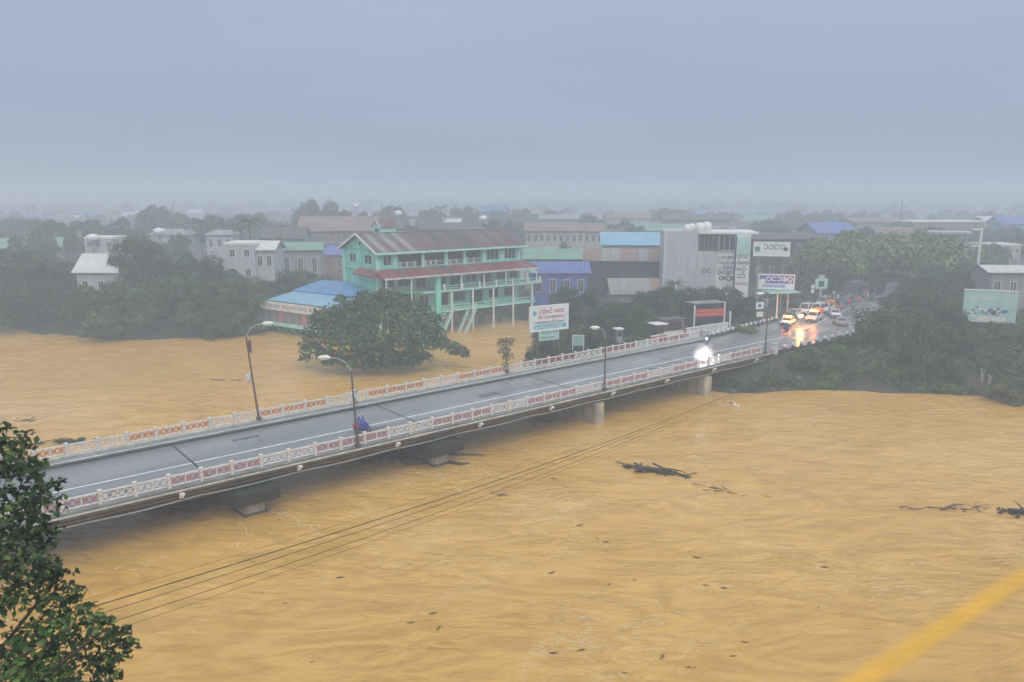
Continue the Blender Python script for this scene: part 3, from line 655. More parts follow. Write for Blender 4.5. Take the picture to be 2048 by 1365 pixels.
hb_('veranda_rail', 'green_pale', (9.2,-3.98,5.28,34.2,-3.86,5.4),(9.2,-3.96,4.8,34.2,-3.88,4.88),*[(9.2+i*2.5,-3.98,4.42,9.34+i*2.5,-3.86,5.28) for i in range(11)])
# twin stairs down into the water
for sx, (ex, ey, bx, by) in enumerate(((13.2,-4.0,8.6,-6.2),(18.6,-4.0,14.0,-6.4))):
    st = MB(); a = Vector((ex,ey,4.3)); b = Vector((bx,by,-.9)); dr = (b-a); side = Vector((-dr.y,dr.x,0)).normalized()*.75
    for q in (-1,1): st.bar(a+side*q, b+side*q, .16,.42)
    f = st.build('stair_flight', 'green_pale', ht)
    for k in range(14):
        p = a + dr*(k+.5)/14; g = MB(); g.bar(p-side*.95, p+side*.95, .3,.06, up=(0,0,1)); g.build('step', 'kerb_white', f)
    g = MB()
    for q in (-1,1): g.bar(a+side*q+Vector((0,0,1)), b+side*q+Vector((0,0,1)), .07,.07)
    for k in range(5):
        p = a+dr*(k/4.0)
        for q in (-1,1): g.bar(p+side*q, p+side*q+Vector((0,0,1)), .06,.06)
    g.build('handrail', 'white_paint', f)
# teal umbrella terrace on the right-hand end
hb_('terrace_slab', 'green_pale', (LU+1,-2.5,8.15,LU+4.6,4,8.4)); hb_('terrace_post','white_paint',(LU+4.2,-2.3,-1,LU+4.45,-2.05,8.15)); hb_('terrace_post','white_paint',(LU+1.2,-2.3,-1,LU+1.45,-2.05,8.15))
g = MB(); g.tube([(LU+2.8,-.5,8.4),(LU+2.8,-.5,10.6)],.05,6); um = g.build('umbrella_pole','white_paint',ht)
g = MB(); g.tube([(LU+2.8,-.5,10.0),(LU+2.8,-.5,10.9)],[2.0,.05],8); g.build('umbrella_canopy','sign_teal',um)
# loose handrail poking from the water
hr = thing('bamboo_pole', 'slanting pale pole sticking out of the water right of the hotel stairs', 'pole', W(955,668,0))
g = MB(); g.tube([(-.4,-.4,-1),(3.6,1.6,2.3)], .09, 6); g.build('shaft', 'bark_pale', hr)

# ------------------------------------------------------------------ blue roofed terrace on stilts left of the hotel
a0 = W(640,662,1.8); a1 = W(512,643,1.8); AR = plane_angle(a1, a0); AL = (a0-a1).xy.length
an = thing('stilt_terrace', 'terrace on slanting stilts with blue roof and white board left of the hotel', 'pavilion', (a1.x,a1.y,0), AR)
def ab_(name, m, *boxes):
    g = MB()
    for b in boxes: g.box(*b)
    return g.build(name, m, an)
AL += 3.0
ab_('floor_beam','green_pale',(0,0,1.5,AL,.4,2.15)); ab_('floor','green_dark',(0,.4,1.6,AL,8,2.0))
for i in range(9):
    x0 = 1.6+i*(AL-1.9)/9; w = (AL-1.9)/9
    ab_('shutter_panel', ('wall_grey','wall_pink')[i%3==2 and 1 or 0], (x0+.06,.5,2.15,x0+w-.06,.58,4.5)); ab_('panel_post','wall_dark',(x0-.05,.42,2.15,x0+.05,.6,4.5))
ab_('corner_panel','sign_teal',(.1,.5,2.15,1.5,.6,3.9))
ab_('sign_board','white_paint',(1.3,.1,4.5,AL,.28,6.1))
g = MB(); glyphs(g, 2.2, AL-2, 5.0, .7, .09, 9); g.build('lettering','wall_grey',an)
g = MB(); g.add([(2.2,1.0,6.15),(AL+4,1.0,6.15),(AL+4,10.0,8.1),(4.5,10.0,8.1)],[(0,1,2,3)]); g.add([(2.2,1.0,6.05),(4.5,10.0,8.0),(AL+4,10.0,8.0),(AL+4,1.0,6.05)],[(0,1,2,3)]); g.build('roof','roof_skyblue',an)
g = MB(); g.add([(3.6,6.5,7.6),(AL+4,6.5,7.6),(AL+4,12.0,9.3),(6.0,12.0,9.3)],[(0,1,2,3)]); g.box(3.6,6.5,7.35,AL+4,6.6,7.6); g.build('upper_roof','roof_blue',an)
ab_('back_wall','wall_grey',(1.6,8.2,2.0,AL+3,8.4,7.3))
for x in (1.0,5.2,9.4,13.4):
    g = MB(); g.bar((x,.3,1.5),(x+2.0,2.6,-1.2),.22,.22); g.bar((x+3.0,.3,1.5),(x+2.1,2.6,-1.2),.22,.22); g.build('slanting_stilt','green_paint',an)

# ------------------------------------------------------------------ billboard behind the far railing
def board(name, label, cat, base, rz, w, h, zc, face, posts, texts, frame='white_paint', thick=.25, post_m='pole_steel', lower=None):
    t = thing(name, label, cat, base, rz)
    g = MB(); g.box(-w/2,-thick/2,zc-h/2,w/2,thick/2,zc+h/2); g.build('panel', face, t)
    g = MB(); b=.14; g.box(-w/2-b,-thick/2-.04,zc-h/2-b,-w/2,thick/2+.04,zc+h/2+b); g.box(w/2,-thick/2-.04,zc-h/2-b,w/2+b,thick/2+.04,zc+h/2+b)
    g.box(-w/2,-thick/2-.04,zc+h/2,w/2,thick/2+.04,zc+h/2+b); g.box(-w/2,-thick/2-.04,zc-h/2-b,w/2,thick/2+.04,zc-h/2); g.build('frame', frame, t)
    for x in posts:
        g = MB(); g.tube([(x,.1,-1.0),(x,.1,zc-h/2)], .13, 6); g.build('post', post_m, t)
    for (x0,x1,z,hh,mm,seed) in texts:
        g = MB(); glyphs(g, x0*w, x1*w, zc+z*h, hh*h, -thick/2-.03, seed); o = g.build('lettering', mm, t, fix=False)
    return t
bc = P(1098, 636, 108); r0 = P(1061,637,106.3); r1 = P(1135,634,109.5)
bw = (r1-r0).xy.length; bh = P(1098,613,108).z - P(1098,660,108).z
bb = board('billboard','tilted white billboard with red and blue writing behind the far railing','billboard',(bc.x,bc.y,1.6),plane_angle(r0,r1),bw,bh,bc.z-1.6,'sign_face',(-bw*.3,bw*.3),
      [(-.28,.42,.20,.17,'ink_red',1),(-.30,.46,-.02,.13,'ink_red',2),(-.40,.44,-.22,.10,'ink_dark',3)])
g = MB(); g.box(-bw*.42,-.16,bc.z-1.6-bh*.44,bw*.46,-.13,bc.z-1.6-bh*.26); g.build('blue_strip','ink_cyan',bb)
g = MB(); glyphs(g,-bw*.40,bw*.42,bc.z-1.6-bh*.42,bh*.11,-.165,4); g.build('lettering','white_paint',bb,fix=False)
g = MB(); g.tube([(-bw*.40,-.14,bc.z-1.6+bh*.25),(-bw*.40,-.17,bc.z-1.6+bh*.25)],.35,10); g.build('emblem','ink_cyan',bb)
zc = P(1098,669,108).z-1.6; g = MB(); g.box(-1.7,-.1,zc-.85,1.7,.1,zc+.85); lp = g.build('lower_panel','sign_mint',bb)
g = MB(); glyphs(g,-1.5,1.5,zc+.1,.5,-.13,5); glyphs(g,-1.5,1.5,zc-.6,.35,-.13,6); g.build('lettering','ink_green',lp,fix=False)
fb = thing('white_gate_frame', 'small white frame standing in the bushes right of the tilted billboard', 'frame', W(1156,704,3.0))
g = MB(); g.box(-.9,-.06,0,-.78,.06,2.6); g.box(.78,-.06,0,.9,.06,2.6); g.box(-.78,-.06,2.48,.78,.06,2.6); g.build('post_frame','white_paint',fb)
g = MB(); g.box(-.74,-.02,.9,.74,.02,2.4); g.build('mesh_panel','sign_teal',fb)

# ------------------------------------------------------------------ white building with signs beside the road
c0 = P(1326,520,160); c1 = P(1484,520,158); WR = plane_angle(c0,c1); wl = (c1-c0).xy.length
wz = P(1400,463,159).z
wb = thing('white_building','tall plain white building with painted signs on its right side above the trees','building',(c0.x,c0.y,3.5),WR)
H = wz-3.5
g = MB(); g.box(0,0,0,wl*.44,11,H); g.box(wl*.44,0,0,wl,11,H-4.2); g.box(wl*.44,10.8,H-4.2,wl,11,H-.4); g.build('wall','wall_white',wb)
g = MB(); g.box(wl*.44,-.5,H-.5,wl+3.0,11,H-.12); g.build('roof_slab','white_paint',wb)
g = MB(); g.box(0.2,-.12,.5,.35,-.02,H+.4); g.build('drain_pipe','white_paint',wb)
window(wb, wl*.46, wl*.68, H-3.9, H-.7, .0, 'wall_grey', 3); window(wb, wl*.70, wl*.97, H-3.9, H-.7, .0, 'white_paint', 3)
g = MB(); g.box(wl*.44,-.06,H-4.3,wl,.02,H-4.1); g.build('ledge','kerb_white',wb)
g = MB()
for i in range(9): g.box(wl*.5+i*.8,-.3,H-.12,wl*.5+i*.8+.1,-.2,H+.9)
g.box(wl*.5,-.3,H+.85,wl*.5+6.5,-.2,H+.95); g.build('roof_rail','white_paint',wb)
for i,(x,w_) in enumerate(((wl*.30,.8),(wl*.36,.7),(wl*.46,1.1),(wl*.55,.9))):
    g = MB(); g.tube([(x,1.5,H-.1),(x,1.5,H+1.0+.2*i),(x,1.5,H+1.3+.2*i)],[w_,w_,.3],10); g.build('water_tank','white_paint',wb,smooth=True)
g = MB(); x0 = wl*.68; g.box(x0,-.10,1.5,wl*.97,-.02,H-4.5); sb = g.build('sign_strip','sign_face',wb)
zz = H-5.6
for k,(hh,sd) in enumerate(((.75,21),(.7,22),(.7,23),(1.0,24),(1.5,25),(.5,26))):
    g = MB(); glyphs(g, x0+.2+(0,0,.2,0,.5,.6)[k], wl*.97, zz, hh*.8, -.13, sd); g.build('lettering','ink_dark',sb,fix=False); zz -= hh*1.45
g = MB(); glyphs(g, wl*.50, x0-.1, H-8.6, 1.0, -.04, 31); g.build('lettering','ink_dark',wb,fix=False)
py0 = P(1475,470,154); py1 = P(1503,470,153)
pg = thing('sign_pylon','narrow tall sign tower with stacked black writing right of the white building','sign',(py0.x,py0.y,3.5),WR)
PW = (py1-py0).xy.length; PH = py0.z-3.5
g = MB(); g.box(0,0,0,PW,1.2,PH); g.build('tower','sign_face',pg); g = MB(); g.box(-.2,.2,0,-.003,1.0,PH-.5); g.build('side_strip','wall_dark',pg)
for k in range(7):
    g = MB(); glyphs(g,.2,PW-.05,PH-1.9-k*1.35,(.8,.6,.7,.75,.9,.9,.5)[k],-.04,40+k); g.build('lettering',('ink_dark','ink_green','ink_dark')[k%3],pg,fix=False)
g = MB(); g.box(.1,-.05,PH-4.0,PW-.1,-.01,PH-.3); g.build('green_field','sign_mint',pg)
g = MB(); g.box(-.2,-.5,.5,PW+4.0,.0,2.4); g.build('lower_sign','wall_grey',pg); g = MB(); glyphs(g,.2,PW+3.6,.9,.9,-.53,60); g.build('lettering','white_paint',pg,fix=False)
# the two boards on posts
for (pa,pb,top_,bot,dep,lab,tx,strip) in (((1508,500),(1579,497),486,512,150,'upper white board with green letters and a round emblem right of the sign tower',[(-.25,.40,-.05,.42,'ink_green',71)],None),
                                  ((1518,566),(1588,562),550,577,140,'lower board with white writing on a purple band beside the road',[(-.30,.46,.02,.38,'white_paint',72),(-.42,.30,-.42,.22,'ink_purple',73)],'ink_purple')):
    q0 = P(*pa,dep); q1 = P(*pb,dep-1.5); w_ = (q1-q0).xy.length; c = (q0+q1)/2; h_ = P(1540,top_,dep).z-P(1540,bot,dep).z
    t = board('roadside_board',lab,'sign board',(c.x,c.y,3.9),plane_angle(q0,q1),w_,h_,c.z-3.9,'sign_face',(-w_*.35,w_*.35),tx,post_m='wall_grey')
    if strip: g = MB(); g.box(-w_*.49,-.15,c.z-3.9-h_*.1,w_*.49,-.126,c.z-3.9+h_*.46); g.build('purple_band','ink_purple',t)
    g = MB(); g.tube([(-w_*.40,-.12,c.z-3.9),(-w_*.40,-.17,c.z-3.9)],h_*.22,12); g.build('emblem','ink_green' if not strip else 'white_paint',t)
    if not strip: g = MB(); g.tube([(w_*.40,-.12,c.z-3.9),(w_*.40,-.17,c.z-3.9)],h_*.16,8); g.build('dot','ink_dark',t)

# ------------------------------------------------------------------ generic buildings of the town
def house(label, px0, px1, py_eave, depth, wall='wall_cream', roof='roof_grey', d=9, rise=2.2, rz=0, kind='gable', wins=4, floors=1, cat='house', base=3.5, over=.7, sheets=False, py_ridge=None, name='town_house', wfr='white_paint'):
    a = P(px0, py_eave, depth); b = P(px1, py_eave, depth); w = (b-a).length; ez = a.z-base
    c = (a+b)/2
    t = thing(name, label, cat, (c.x,c.y,base), rz); w = w/max(.5, math.cos(rz))
    if py_ridge is not None: rise = P(px0, py_ridge, depth+d/2).z - a.z
    g = MB(); g.box(-w/2,0,-.5,w/2,d,ez); g.build('wall', wall, t)
    if kind == 'gable':
        if sheets:
            sheet_roof(t,-w/2-over,w/2+over,(-over,ez-.1),(d/2,ez+rise),roof,2.2); sheet_roof(t,-w/2-over,w/2+over,(d+over,ez-.1),(d/2,ez+rise),roof,2.2)
        else:
            g = MB(); g.prism([(-over,ez-.15),(d/2,ez+rise),(d+over,ez-.15),(d+over,ez),(d/2,ez+rise+.18),(-over,ez)],'x',-w/2-over,w/2+over); g.build('roof',roof,t)
        g = MB(); g.prism([(0.05,ez),(d-.05,ez),(d/2,ez+rise-.12)],'x',-w/2,w/2); g.build('gable',wall,t)
    elif kind == 'hip':
        g = MB(); X=w/2+over; g.add([(-X,-over,ez),(X,-over,ez),(X,d+over,ez),(-X,d+over,ez),(-w*.28,d/2,ez+rise),(w*.28,d/2,ez+rise)],[(0,1,5,4),(1,2,5),(2,3,4,5),(3,0,4),(0,3,2,1)]); g.build('roof',roof,t)
    elif kind == 'shed':
        g = MB(); g.prism([(-over,ez),(d+over,ez+rise),(d+over,ez+rise+.15),(-over,ez+.15)],'x',-w/2-over,w/2+over); g.build('roof',roof,t)
    else:
        g = MB(); g.box(-w/2-.1,-.1,ez,w/2+.1,d+.1,ez+.5); g.build('parapet',wfr,t)
    fh = ez/floors
    for f in range(floors):
        for i in range(wins):
            xx = -w/2+(i+.5)*w/wins; ww = min(1.3,w/wins*.62)
            if (f+1)*fh > 1.6: window(t,xx-ww/2,xx+ww/2,f*fh+fh*.35,f*fh+fh*.78,-.03,wfr,1)
    if wins == 0:
        g = MB(); g.box(-w*.3,-.05,.2,w*.3,0.0,ez*.6); g.build('doorway','opening_shade',t)
    return t
HS = [
 ('long rusty red roofed hall behind and left of the white building',1172,1326,522,172,'wall_dark','roof_rust',9,0,'gable',0,1,498),
 ('sky blue roofed building just left of the white building',1206,1316,490,205,'wall_grey','roof_skyblue',12,0,'gable',5,2,466),
 ('long beige two storey block with a row of pale windows behind the hotel',1052,1206,462,250,'wall_cream','roof_rust',12,0,'gable',12,2,447),
 ('low green roofed shed right behind the hotel end',1050,1172,518,186,'wall_grey','roof_green',10,0,'gable',5,1,499),
 ('deep blue roofed shed right of the hotel at the water edge',1064,1176,546,163,'roof_deepblue','roof_deepblue',8,0,'gable',4,1,524),
 ('grey sloping tin roof among trees left below the white building',1226,1318,588,146,'wall_grey','roof_grey',7,0,'gable',0,1,557),
 ('bright blue roofed warehouse behind the broad rain tree on the right',1636,1714,466,235,'wall_grey','roof_deepblue',14,0,'gable',4,1,446),
 ('long dark red building on the skyline at the right',1822,1974,445,300,'wall_brick','roof_rust',12,0,'flat',9,2,None),
 ('dark brown roofed block between the sign tower and the rain tree',1506,1640,478,200,'wall_dark','roof_dark',12,0,'gable',5,2,466),
 ('pale roof edge among the trees at the right picture edge',1985,2075,545,150,'wall_grey','roof_white',8,0,'gable',3,1,531),
 ('white house with steep pale roof half hidden by the left trees',150,250,545,154,'wall_white','roof_white',7,0,'gable',3,1,508),
 ('white boxy house with flat roof between the trees on the left',448,508,490,165,'wall_white','roof_white',7,0,'flat',2,3,None),
 ('smaller white house right of the boxy white house',510,546,500,166,'wall_white','roof_white',7,0,'gable',2,2,482),
 ('pale three storey house seen over the left trees',168,224,478,215,'wall_white','roof_grey',8,0,'flat',3,3,None),
 ('white house with two dark windows far behind the left trees',412,464,470,230,'wall_white','roof_grey',7,0,'hip',3,2,460),
 ('grey blue house with pitched roof left behind the hotel',528,606,478,215,'roof_skyblue','roof_dark',9,0,'gable',3,2,456),
 ('large brown roofed monastery hall behind the hotel gable',600,752,462,240,'wall_brick','roof_rust',16,0,'gable',7,2,434),
 ('wide dark roof directly behind the hotel ridge',770,955,458,232,'wall_cream','roof_dark',14,0,'gable',8,2,446),
 ('faint blue roofed house far out in the mist',964,1012,424,420,'wall_grey','roof_deepblue',10,0,'gable',0,1,411),
 ('pale house with orange roof in the far mist right of centre',1214,1300,436,380,'wall_cream','roof_rust',10,0,'gable',5,1,426),
 ('misty grey long roof on the skyline left of the white building',1080,1200,438,350,'wall_grey','roof_grey',12,0,'gable',6,1,430),
 ('long faint grey roof in the mist above the white building',1330,1460,440,330,'wall_grey','roof_dark',12,0,'gable',6,1,430),
 ('faint blue building at the right edge of the skyline',2004,2080,448,320,'roof_skyblue','roof_deepblue',10,0,'gable',4,2,433),
 ('pale lilac building behind the steel canopy on the right',1975,2045,492,235,'wall_cream','roof_grey',9,0,'flat',4,2,None),
 ('low white house faint in mist behind the left trees',300,372,470,250,'wall_white','roof_grey',8,0,'hip',4,1,458),
 ('dim tin roofed house between palms left of the hotel',560,640,500,195,'wall_grey','roof_green',8,0,'gable',3,1,486),
 ('long low roof in the mist behind the warehouse',1700,1800,444,340,'wall_grey','roof_rust',12,0,'gable',5,1,436),
 ('pink walled shop with awning deep among the trees on the right',1890,1960,528,190,'wall_pink','roof_skyblue',7,0,'shed',3,1,None),
 ('faint tin roofed house on the skyline behind the hotel tower',820,900,432,400,'wall_grey','roof_grey',10,0,'gable',4,1,424),
 ('faint house with pale gable in the far mist at centre',1040,1090,428,430,'wall_cream','roof_grey',10,0,'hip',3,1,420),
]
for i,(lab,a,b,ev,dep,wl_,rf,dd,rz,kd,wn_,fl,rid) in enumerate(HS):
    house(lab,a,b,ev,dep,wl_,rf,dd,2,R(((i*53)%17)-8),kd,wn_,fl,py_ridge=rid,sheets=(dep<180 and kd=='gable'))
# steel canopy and pole on the right
q0 = P(1862,463,185); q1 = P(1938,466,182)
cn_ = thing('steel_canopy','tall pale steel canopy on thin columns above the right-hand trees','canopy',(q0.x,q0.y,3.5),plane_angle(q0,q1)); w_ = (q1-q0).xy.length; hh = q0.z-3.5
g = MB(); g.box(-.5,-1,hh-.5,w_+.5,5,hh); g.build('roof_slab','wall_white',cn_)
for x in (w_*.72,w_*.95): g = MB(); g.tube([(x,0,0),(x,0,hh-.5)],.22,8); g.build('column','galvanised',cn_)
q = P(1964,456,170); fp = thing('mast','white mast with crossbars rising from the trees on the right','mast',(q.x,q.y,3.5))
g = MB(); g.tube([(0,0,0),(0,0,q.z-3.5)],.28,8); g.build('tube','white_paint',fp); g = MB(); g.box(-2.0,-.1,q.z-4.0,.3,.1,q.z-3.7); g.build('crossbar','white_paint',fp); g = MB(); g.box(-1.6,-.1,q.z-7.6,.0,.1,q.z-7.3); g.build('crossbar','white_paint',fp)
# far mast on the skyline
q = P(1805,402,330); fm_ = thing('radio_mast','hair-thin mast on the misty skyline above the rain tree','mast',(q.x,q.y,3.5)); g = MB(); g.tube([(0,0,0),(0,0,q.z-3.5)],[.35,.15],6); g.build('tube','pole_steel',fm_)
# teal and white hoarding on the right
q0 = P(1926,612,122); q1 = P(2034,614,119); w_ = (q1-q0).xy.length; c=(q0+q1)/2; h_ = P(1980,582,121).z-P(1980,642,121).z
hd = thing('hoarding','mint and white hoarding with blue figures showing through the right-hand trees','hoarding',(c.x,c.y,3.4),plane_angle(q0,q1)); zc=c.z-3.4
g = MB(); g.box(-w_/2,-.12,zc-h_/2,w_/2,.12,zc+h_/2); g.build('panel','sign_mint',hd)
g = MB(); g.box(-w_/2-.1,-.2,zc+h_/2,w_/2+.1,.15,zc+h_/2+.2); g.box(-w_/2,-.2,zc-h_/2-.15,w_/2,.15,zc-h_/2); g.build('frame','white_paint',hd)
g = MB(); g.box(-w_*.22,-.16,zc-h_*.48,w_*.32,-.122,zc-h_*.34); g.build('white_strip','white_paint',hd)
rg = random.Random(3)
for i in range(26):
    x = -w_*.36+i*w_*.026; zz = zc-h_*.22+rg.uniform(-.10,.16)*h_; r_ = rg.uniform(.16,.42)
    g = MB(); g.add([(x+r_*math.cos(q_)*(1+.3*math.sin(3*q_+i)), -.13-.004*i, zz+r_*.8*math.sin(q_)*(1+.3*math.cos(2*q_+i))) for q_ in [k*math.pi/5 for k in range(10)]], [tuple(range(10))]); g.build('painted_figure',('ink_blue','white_paint','ink_dark','white_paint','ink_cyan')[i%5],hd,fix=False)
g = MB(); glyphs(g,-w_*.40,w_*.1,zc+h_*.18,h_*.14,-.135,80); g.build('lettering','white_paint',hd,fix=False)
for x in (-w_*.4,w_*.4): g = MB(); g.tube([(x,.2,-.3),(x,.2,zc-h_/2)],.1,6); g.build('post','pole_steel',hd)

# ------------------------------------------------------------------ small structures behind the far end of the far railing
def simple(name,label,cat,px,py,z,rz,parts):
    b = W(px,py,z); t = thing(name,label,cat,b,rz)
    for nm,mm,bx in parts:
        g = MB()
        for q in bx: g.box(*q)
        g.build(nm,mm,t)
    return t
simple('fuel_shop','open shop front with orange and red boards behind the guard stones','shop',1420,664,4.0,BT*.5,[('post','white_paint',[(-3.2,0,0,-3.0,.2,4.6)]),('post','white_paint',[(2.6,0,0,2.8,.2,4.9)]),('sign_board','red_paint',[(-2.9,-.1,2.6,2.5,.05,3.9)]),('stripe','orange_paint',[(-3.0,-.16,2.9,2.6,-.103,3.1)]),('stripe','orange_paint',[(-2.9,-.16,3.5,2.4,-.103,3.62)]),('roof','roof_grey',[(-3.0,.2,4.7,3.0,3,4.85)]),('back_wall','wall_dark',[(-3.1,3.6,0,2.9,3.9,4.7)]),('counter','wall_brick',[(-1.2,.6,0,1.8,1.2,1.1)])])
simple('white_wall','pale blue-white low wall behind the guard stones','wall',1415,672,4.0,BT*.9,[('panel','roof_white',[(-5,0,0,-1.7,.25,1.5)]),('panel','roof_white',[(-1.6,0,0,1.7,.25,1.55)]),('panel','roof_white',[(1.8,0,0,5.0,.25,1.6)]),('coping','white_paint',[(-5.05,-.06,1.62,5.05,.31,1.74)])])
simple('small_kiosk','dark kiosk with reddish front and white awning left of the low wall','kiosk',1348,676,3.9,BT*.6,[('body','wall_brick',[(-1.9,0,0,1.9,2.4,2.9)]),('counter','white_paint',[(-2.0,-.3,0,1.7,-.02,1.1)]),('awning','white_paint',[(-4.4,-1.2,2.5,-1.9,1.2,2.62)]),('roof','roof_dark',[(-2.1,-.3,2.9,2.1,2.6,3.05)]),('hatch','opening_shade',[(-1.5,-.04,1.3,1.4,-.003,2.5)])])
simple('ticket_booth','slim white booth in the dark trees above the middle of the bridge','booth',1236,686,3.6,.3,[('body','wall_grey',[(-.5,-.5,0,.5,.5,2.2)]),('roof','white_paint',[(-.7,-.7,2.2,.7,.7,2.35)]),('window','glass',[(-.35,-.54,1.1,.35,-.503,1.9)])])
simple('blue_shelter','pale turquoise roof on a white post beside the road, left of the white vans','shelter',1552,640,4.0,.2,[('roof','sign_teal',[(-2.6,-1.6,5.0,3.6,2.4,5.25)]),('post','white_paint',[(-.12,-.12,0,.12,.12,5.0)]),('post','white_paint',[(3.0,1.6,0,3.2,1.8,5.0)])])
simple('notice_cluster','pair of small white notice boards beside the lamp at the bridge end','notice board',1518,655,4.0,.3,[('post','pole_steel',[(-.06,-.06,0,.06,.06,4.5)]),('board','white_paint',[(-.9,-.1,3.2,.6,-.03,4.4)]),('board','white_paint',[(-.7,-.1,1.9,.6,-.03,2.7)]),('emblem','ink_blue',[(-.5,-.14,3.5,.1,-.103,4.1)])])
simple('red_wall','long low red and white striped barrier wall at the left of the kiosk','wall',1312,688,3.8,BT,[('panel','red_paint',[(-1.2,0,0,2.4,.2,1.2)]),('coping','white_paint',[(-1.25,-.05,1.2,2.45,.25,1.35)])])
simple('leaning_board','white and red triangular board leaning at the right end of the low wall','board',1458,660,4.0,.5,[('board','white_paint',[(-.1,-.1,0,.2,0,3.2)]),('strut','red_paint',[(.3,.2,0,.45,.35,2.6)])])
simple('pale_arch_sign','small pale domed sign at the roundabout behind the white van','sign',1640,598,4.0,0,[('post','wall_white',[(-.2,-.1,0,.2,.1,2.2)]),('board','sign_mint',[(-1.3,-.1,2.2,1.3,.1,4.4)]),('crown','wall_white',[(-.7,-.1,4.4,.7,.1,5.2)]),('emblem','ink_dark',[(-.6,-.14,2.7,.6,-.103,3.9)])])
simple('signal_post','slim post with small white signal heads behind the vans','traffic signal',1622,618,4.0,0,[('post','pole_steel',[(-.05,-.05,0,.05,.05,4.6)]),('head','white_paint',[(-.25,-.2,3.2,.25,.1,3.9)]),('head','white_paint',[(-.25,-.2,4.1,.25,.1,4.8)])])
tw = thing('umbrella','white parasol shape glowing between the trees left of the bridge end','umbrella',W(1176,640,3.7)); g = MB(); g.tube([(0,0,0),(0,0,2.4)],.04,5); g.build('stick','pole_steel',tw); g = MB(); g.tube([(0,0,2.1),(0,0,2.7)],[1.1,.05],8); g.build('canopy','white_paint',tw)
# pale tanks and dishes catching the light above the roofs
for px,py,dep,lab in ((185,469,214,'round pale tank lid above the pale three storey house on the left'),(318,457,230,'bright white tank above the left trees'),(796,422,330,'bright white dome in the mist behind the hotel tower'),(712,408,380,'small pale dome in the mist left of the bright white dome'),(966,432,300,'tiny white tank left of the faint blue roof')):
    q = P(px,py,dep); t = thing('water_tank',lab,'water tank',(q.x,q.y,3.5)); g = MB(); g.tube([(0,0,0),(0,0,q.z-5.2)],.35,6); g.build('stand','wall_grey',t); g = MB(); g.tube([(0,0,q.z-5.2),(0,0,q.z-3.8),(0,0,q.z-3.4)],[1.5,1.6,.5],12); g.build('drum','lamp_white',t,smooth=True)
# ------------------------------------------------------------------ foliage
def leaf_cloud(name, centres, radii, n_per, size, mats, seed=1, squash=.75, shell=.55, droop=0.0, pointed=False):
    rg = np.random.RandomState(seed); C_ = []; Nn = []; S = []
    for (c, r, n) in zip(centres, radii, n_per):
        d = rg.normal(size=(n,3)); d /= np.linalg.norm(d, axis=1)[:,None]
        low = d[:,2] < -.35; d[low,2] *= -.6; d /= np.linalg.norm(d, axis=1)[:,None]
        rr = r*(shell + (1-shell)*rg.rand(n)**.6)*(1+.16*np.sin(d[:,0]*5+seed)*np.sin(d[:,1]*6+d[:,2]*4))
        p = np.array(c) + d*rr[:,None]*np.array([1,1,squash])
        p[:,2] -= droop*rr*np.clip(1-d[:,2],0,1)
        C_.append(p); Nn.append(d + rg.normal(size=(n,3))*.55 + np.array([0,0,.35])); S.append(size*(.6+.8*rg.rand(n)))
    C_ = np.concatenate(C_); Nn = np.concatenate(Nn); Nn /= np.linalg.norm(Nn, axis=1)[:,None]; S = np.concatenate(S)[:,None]
    t = rg.normal(size=C_.shape); t -= (t*Nn).sum(1)[:,None]*Nn; t /= np.linalg.norm(t, axis=1)[:,None]; b = np.cross(Nn, t)
    if pointed:
        V = np.stack([C_-t*S*.6, C_+b*S*.38+Nn*S*.12-t*S*.05, C_+t*S*.75-Nn*S*.1, C_-b*S*.38+Nn*S*.12-t*S*.05], 1).reshape(-1,3)
        i = np.arange(len(C_))*4; F = np.stack([i,i+1,i+2, i,i+2,i+3], -1).reshape(-1,3)
    else:
        V = np.stack([C_-t*S*.5-b*S*.28, C_+t*S*.15-b*S*.42, C_+t*S*.55+b*S*.1, C_-t*S*.1+b*S*.45], 1).reshape(-1,3)
        i = np.arange(len(C_))*4; F = np.stack([i,i+1,i+2,i+3], -1)
    k = F.shape[1]
    me = bpy.data.meshes.new(name); me.vertices.add(len(V)); me.vertices.foreach_set('co', V.astype(np.float32).ravel())
    me.loops.add(F.size); me.loops.foreach_set('vertex_index', F.ravel().astype(np.int32)); me.polygons.add(len(F))
    me.polygons.foreach_set('loop_start', np.arange(len(F))*k); me.polygons.foreach_set('loop_total', np.full(len(F), k))
    me.materials.append(MATS[mats]); me.update(); return me
def crown_blobs(seed, n, flat=1.0):
    rg = np.random.RandomState(seed); cs = []; rs = []
    for i in range(n):
        a = i*2.39996 + rg.rand()*.7; q = math.sqrt((i+.5)/n); h = math.sqrt(max(0, 1-q*q*.92))
        z = (.10 + .62*h*(.5+.5*rg.rand()))*flat
        if rg.rand() < .3: z *= .45
        lump = .70+.48*rg.rand()
        cs.append((q*.80*lump*math.cos(a), q*.80*lump*math.sin(a), z)); rs.append(.12+.16*rg.rand())
    return cs, rs
CROWNS = {}
def crown(kind, v, m):
    key = (kind, v, m)
    if key not in CROWNS:
        n, nl, sz = {'near': (46, 460, .030), 'mid': (38, 230, .052), 'far': (20, 90, .11), 'rain': (70, 330, .032)}[kind]
        cs, rs = crown_blobs(v*7+3, n, .45 if kind == 'rain' else 1.0)
        CROWNS[key] = leaf_cloud('foliage', cs, rs, [nl]*n, sz, m, v+11)
    return CROWNS[key]
TRUNKS = {}
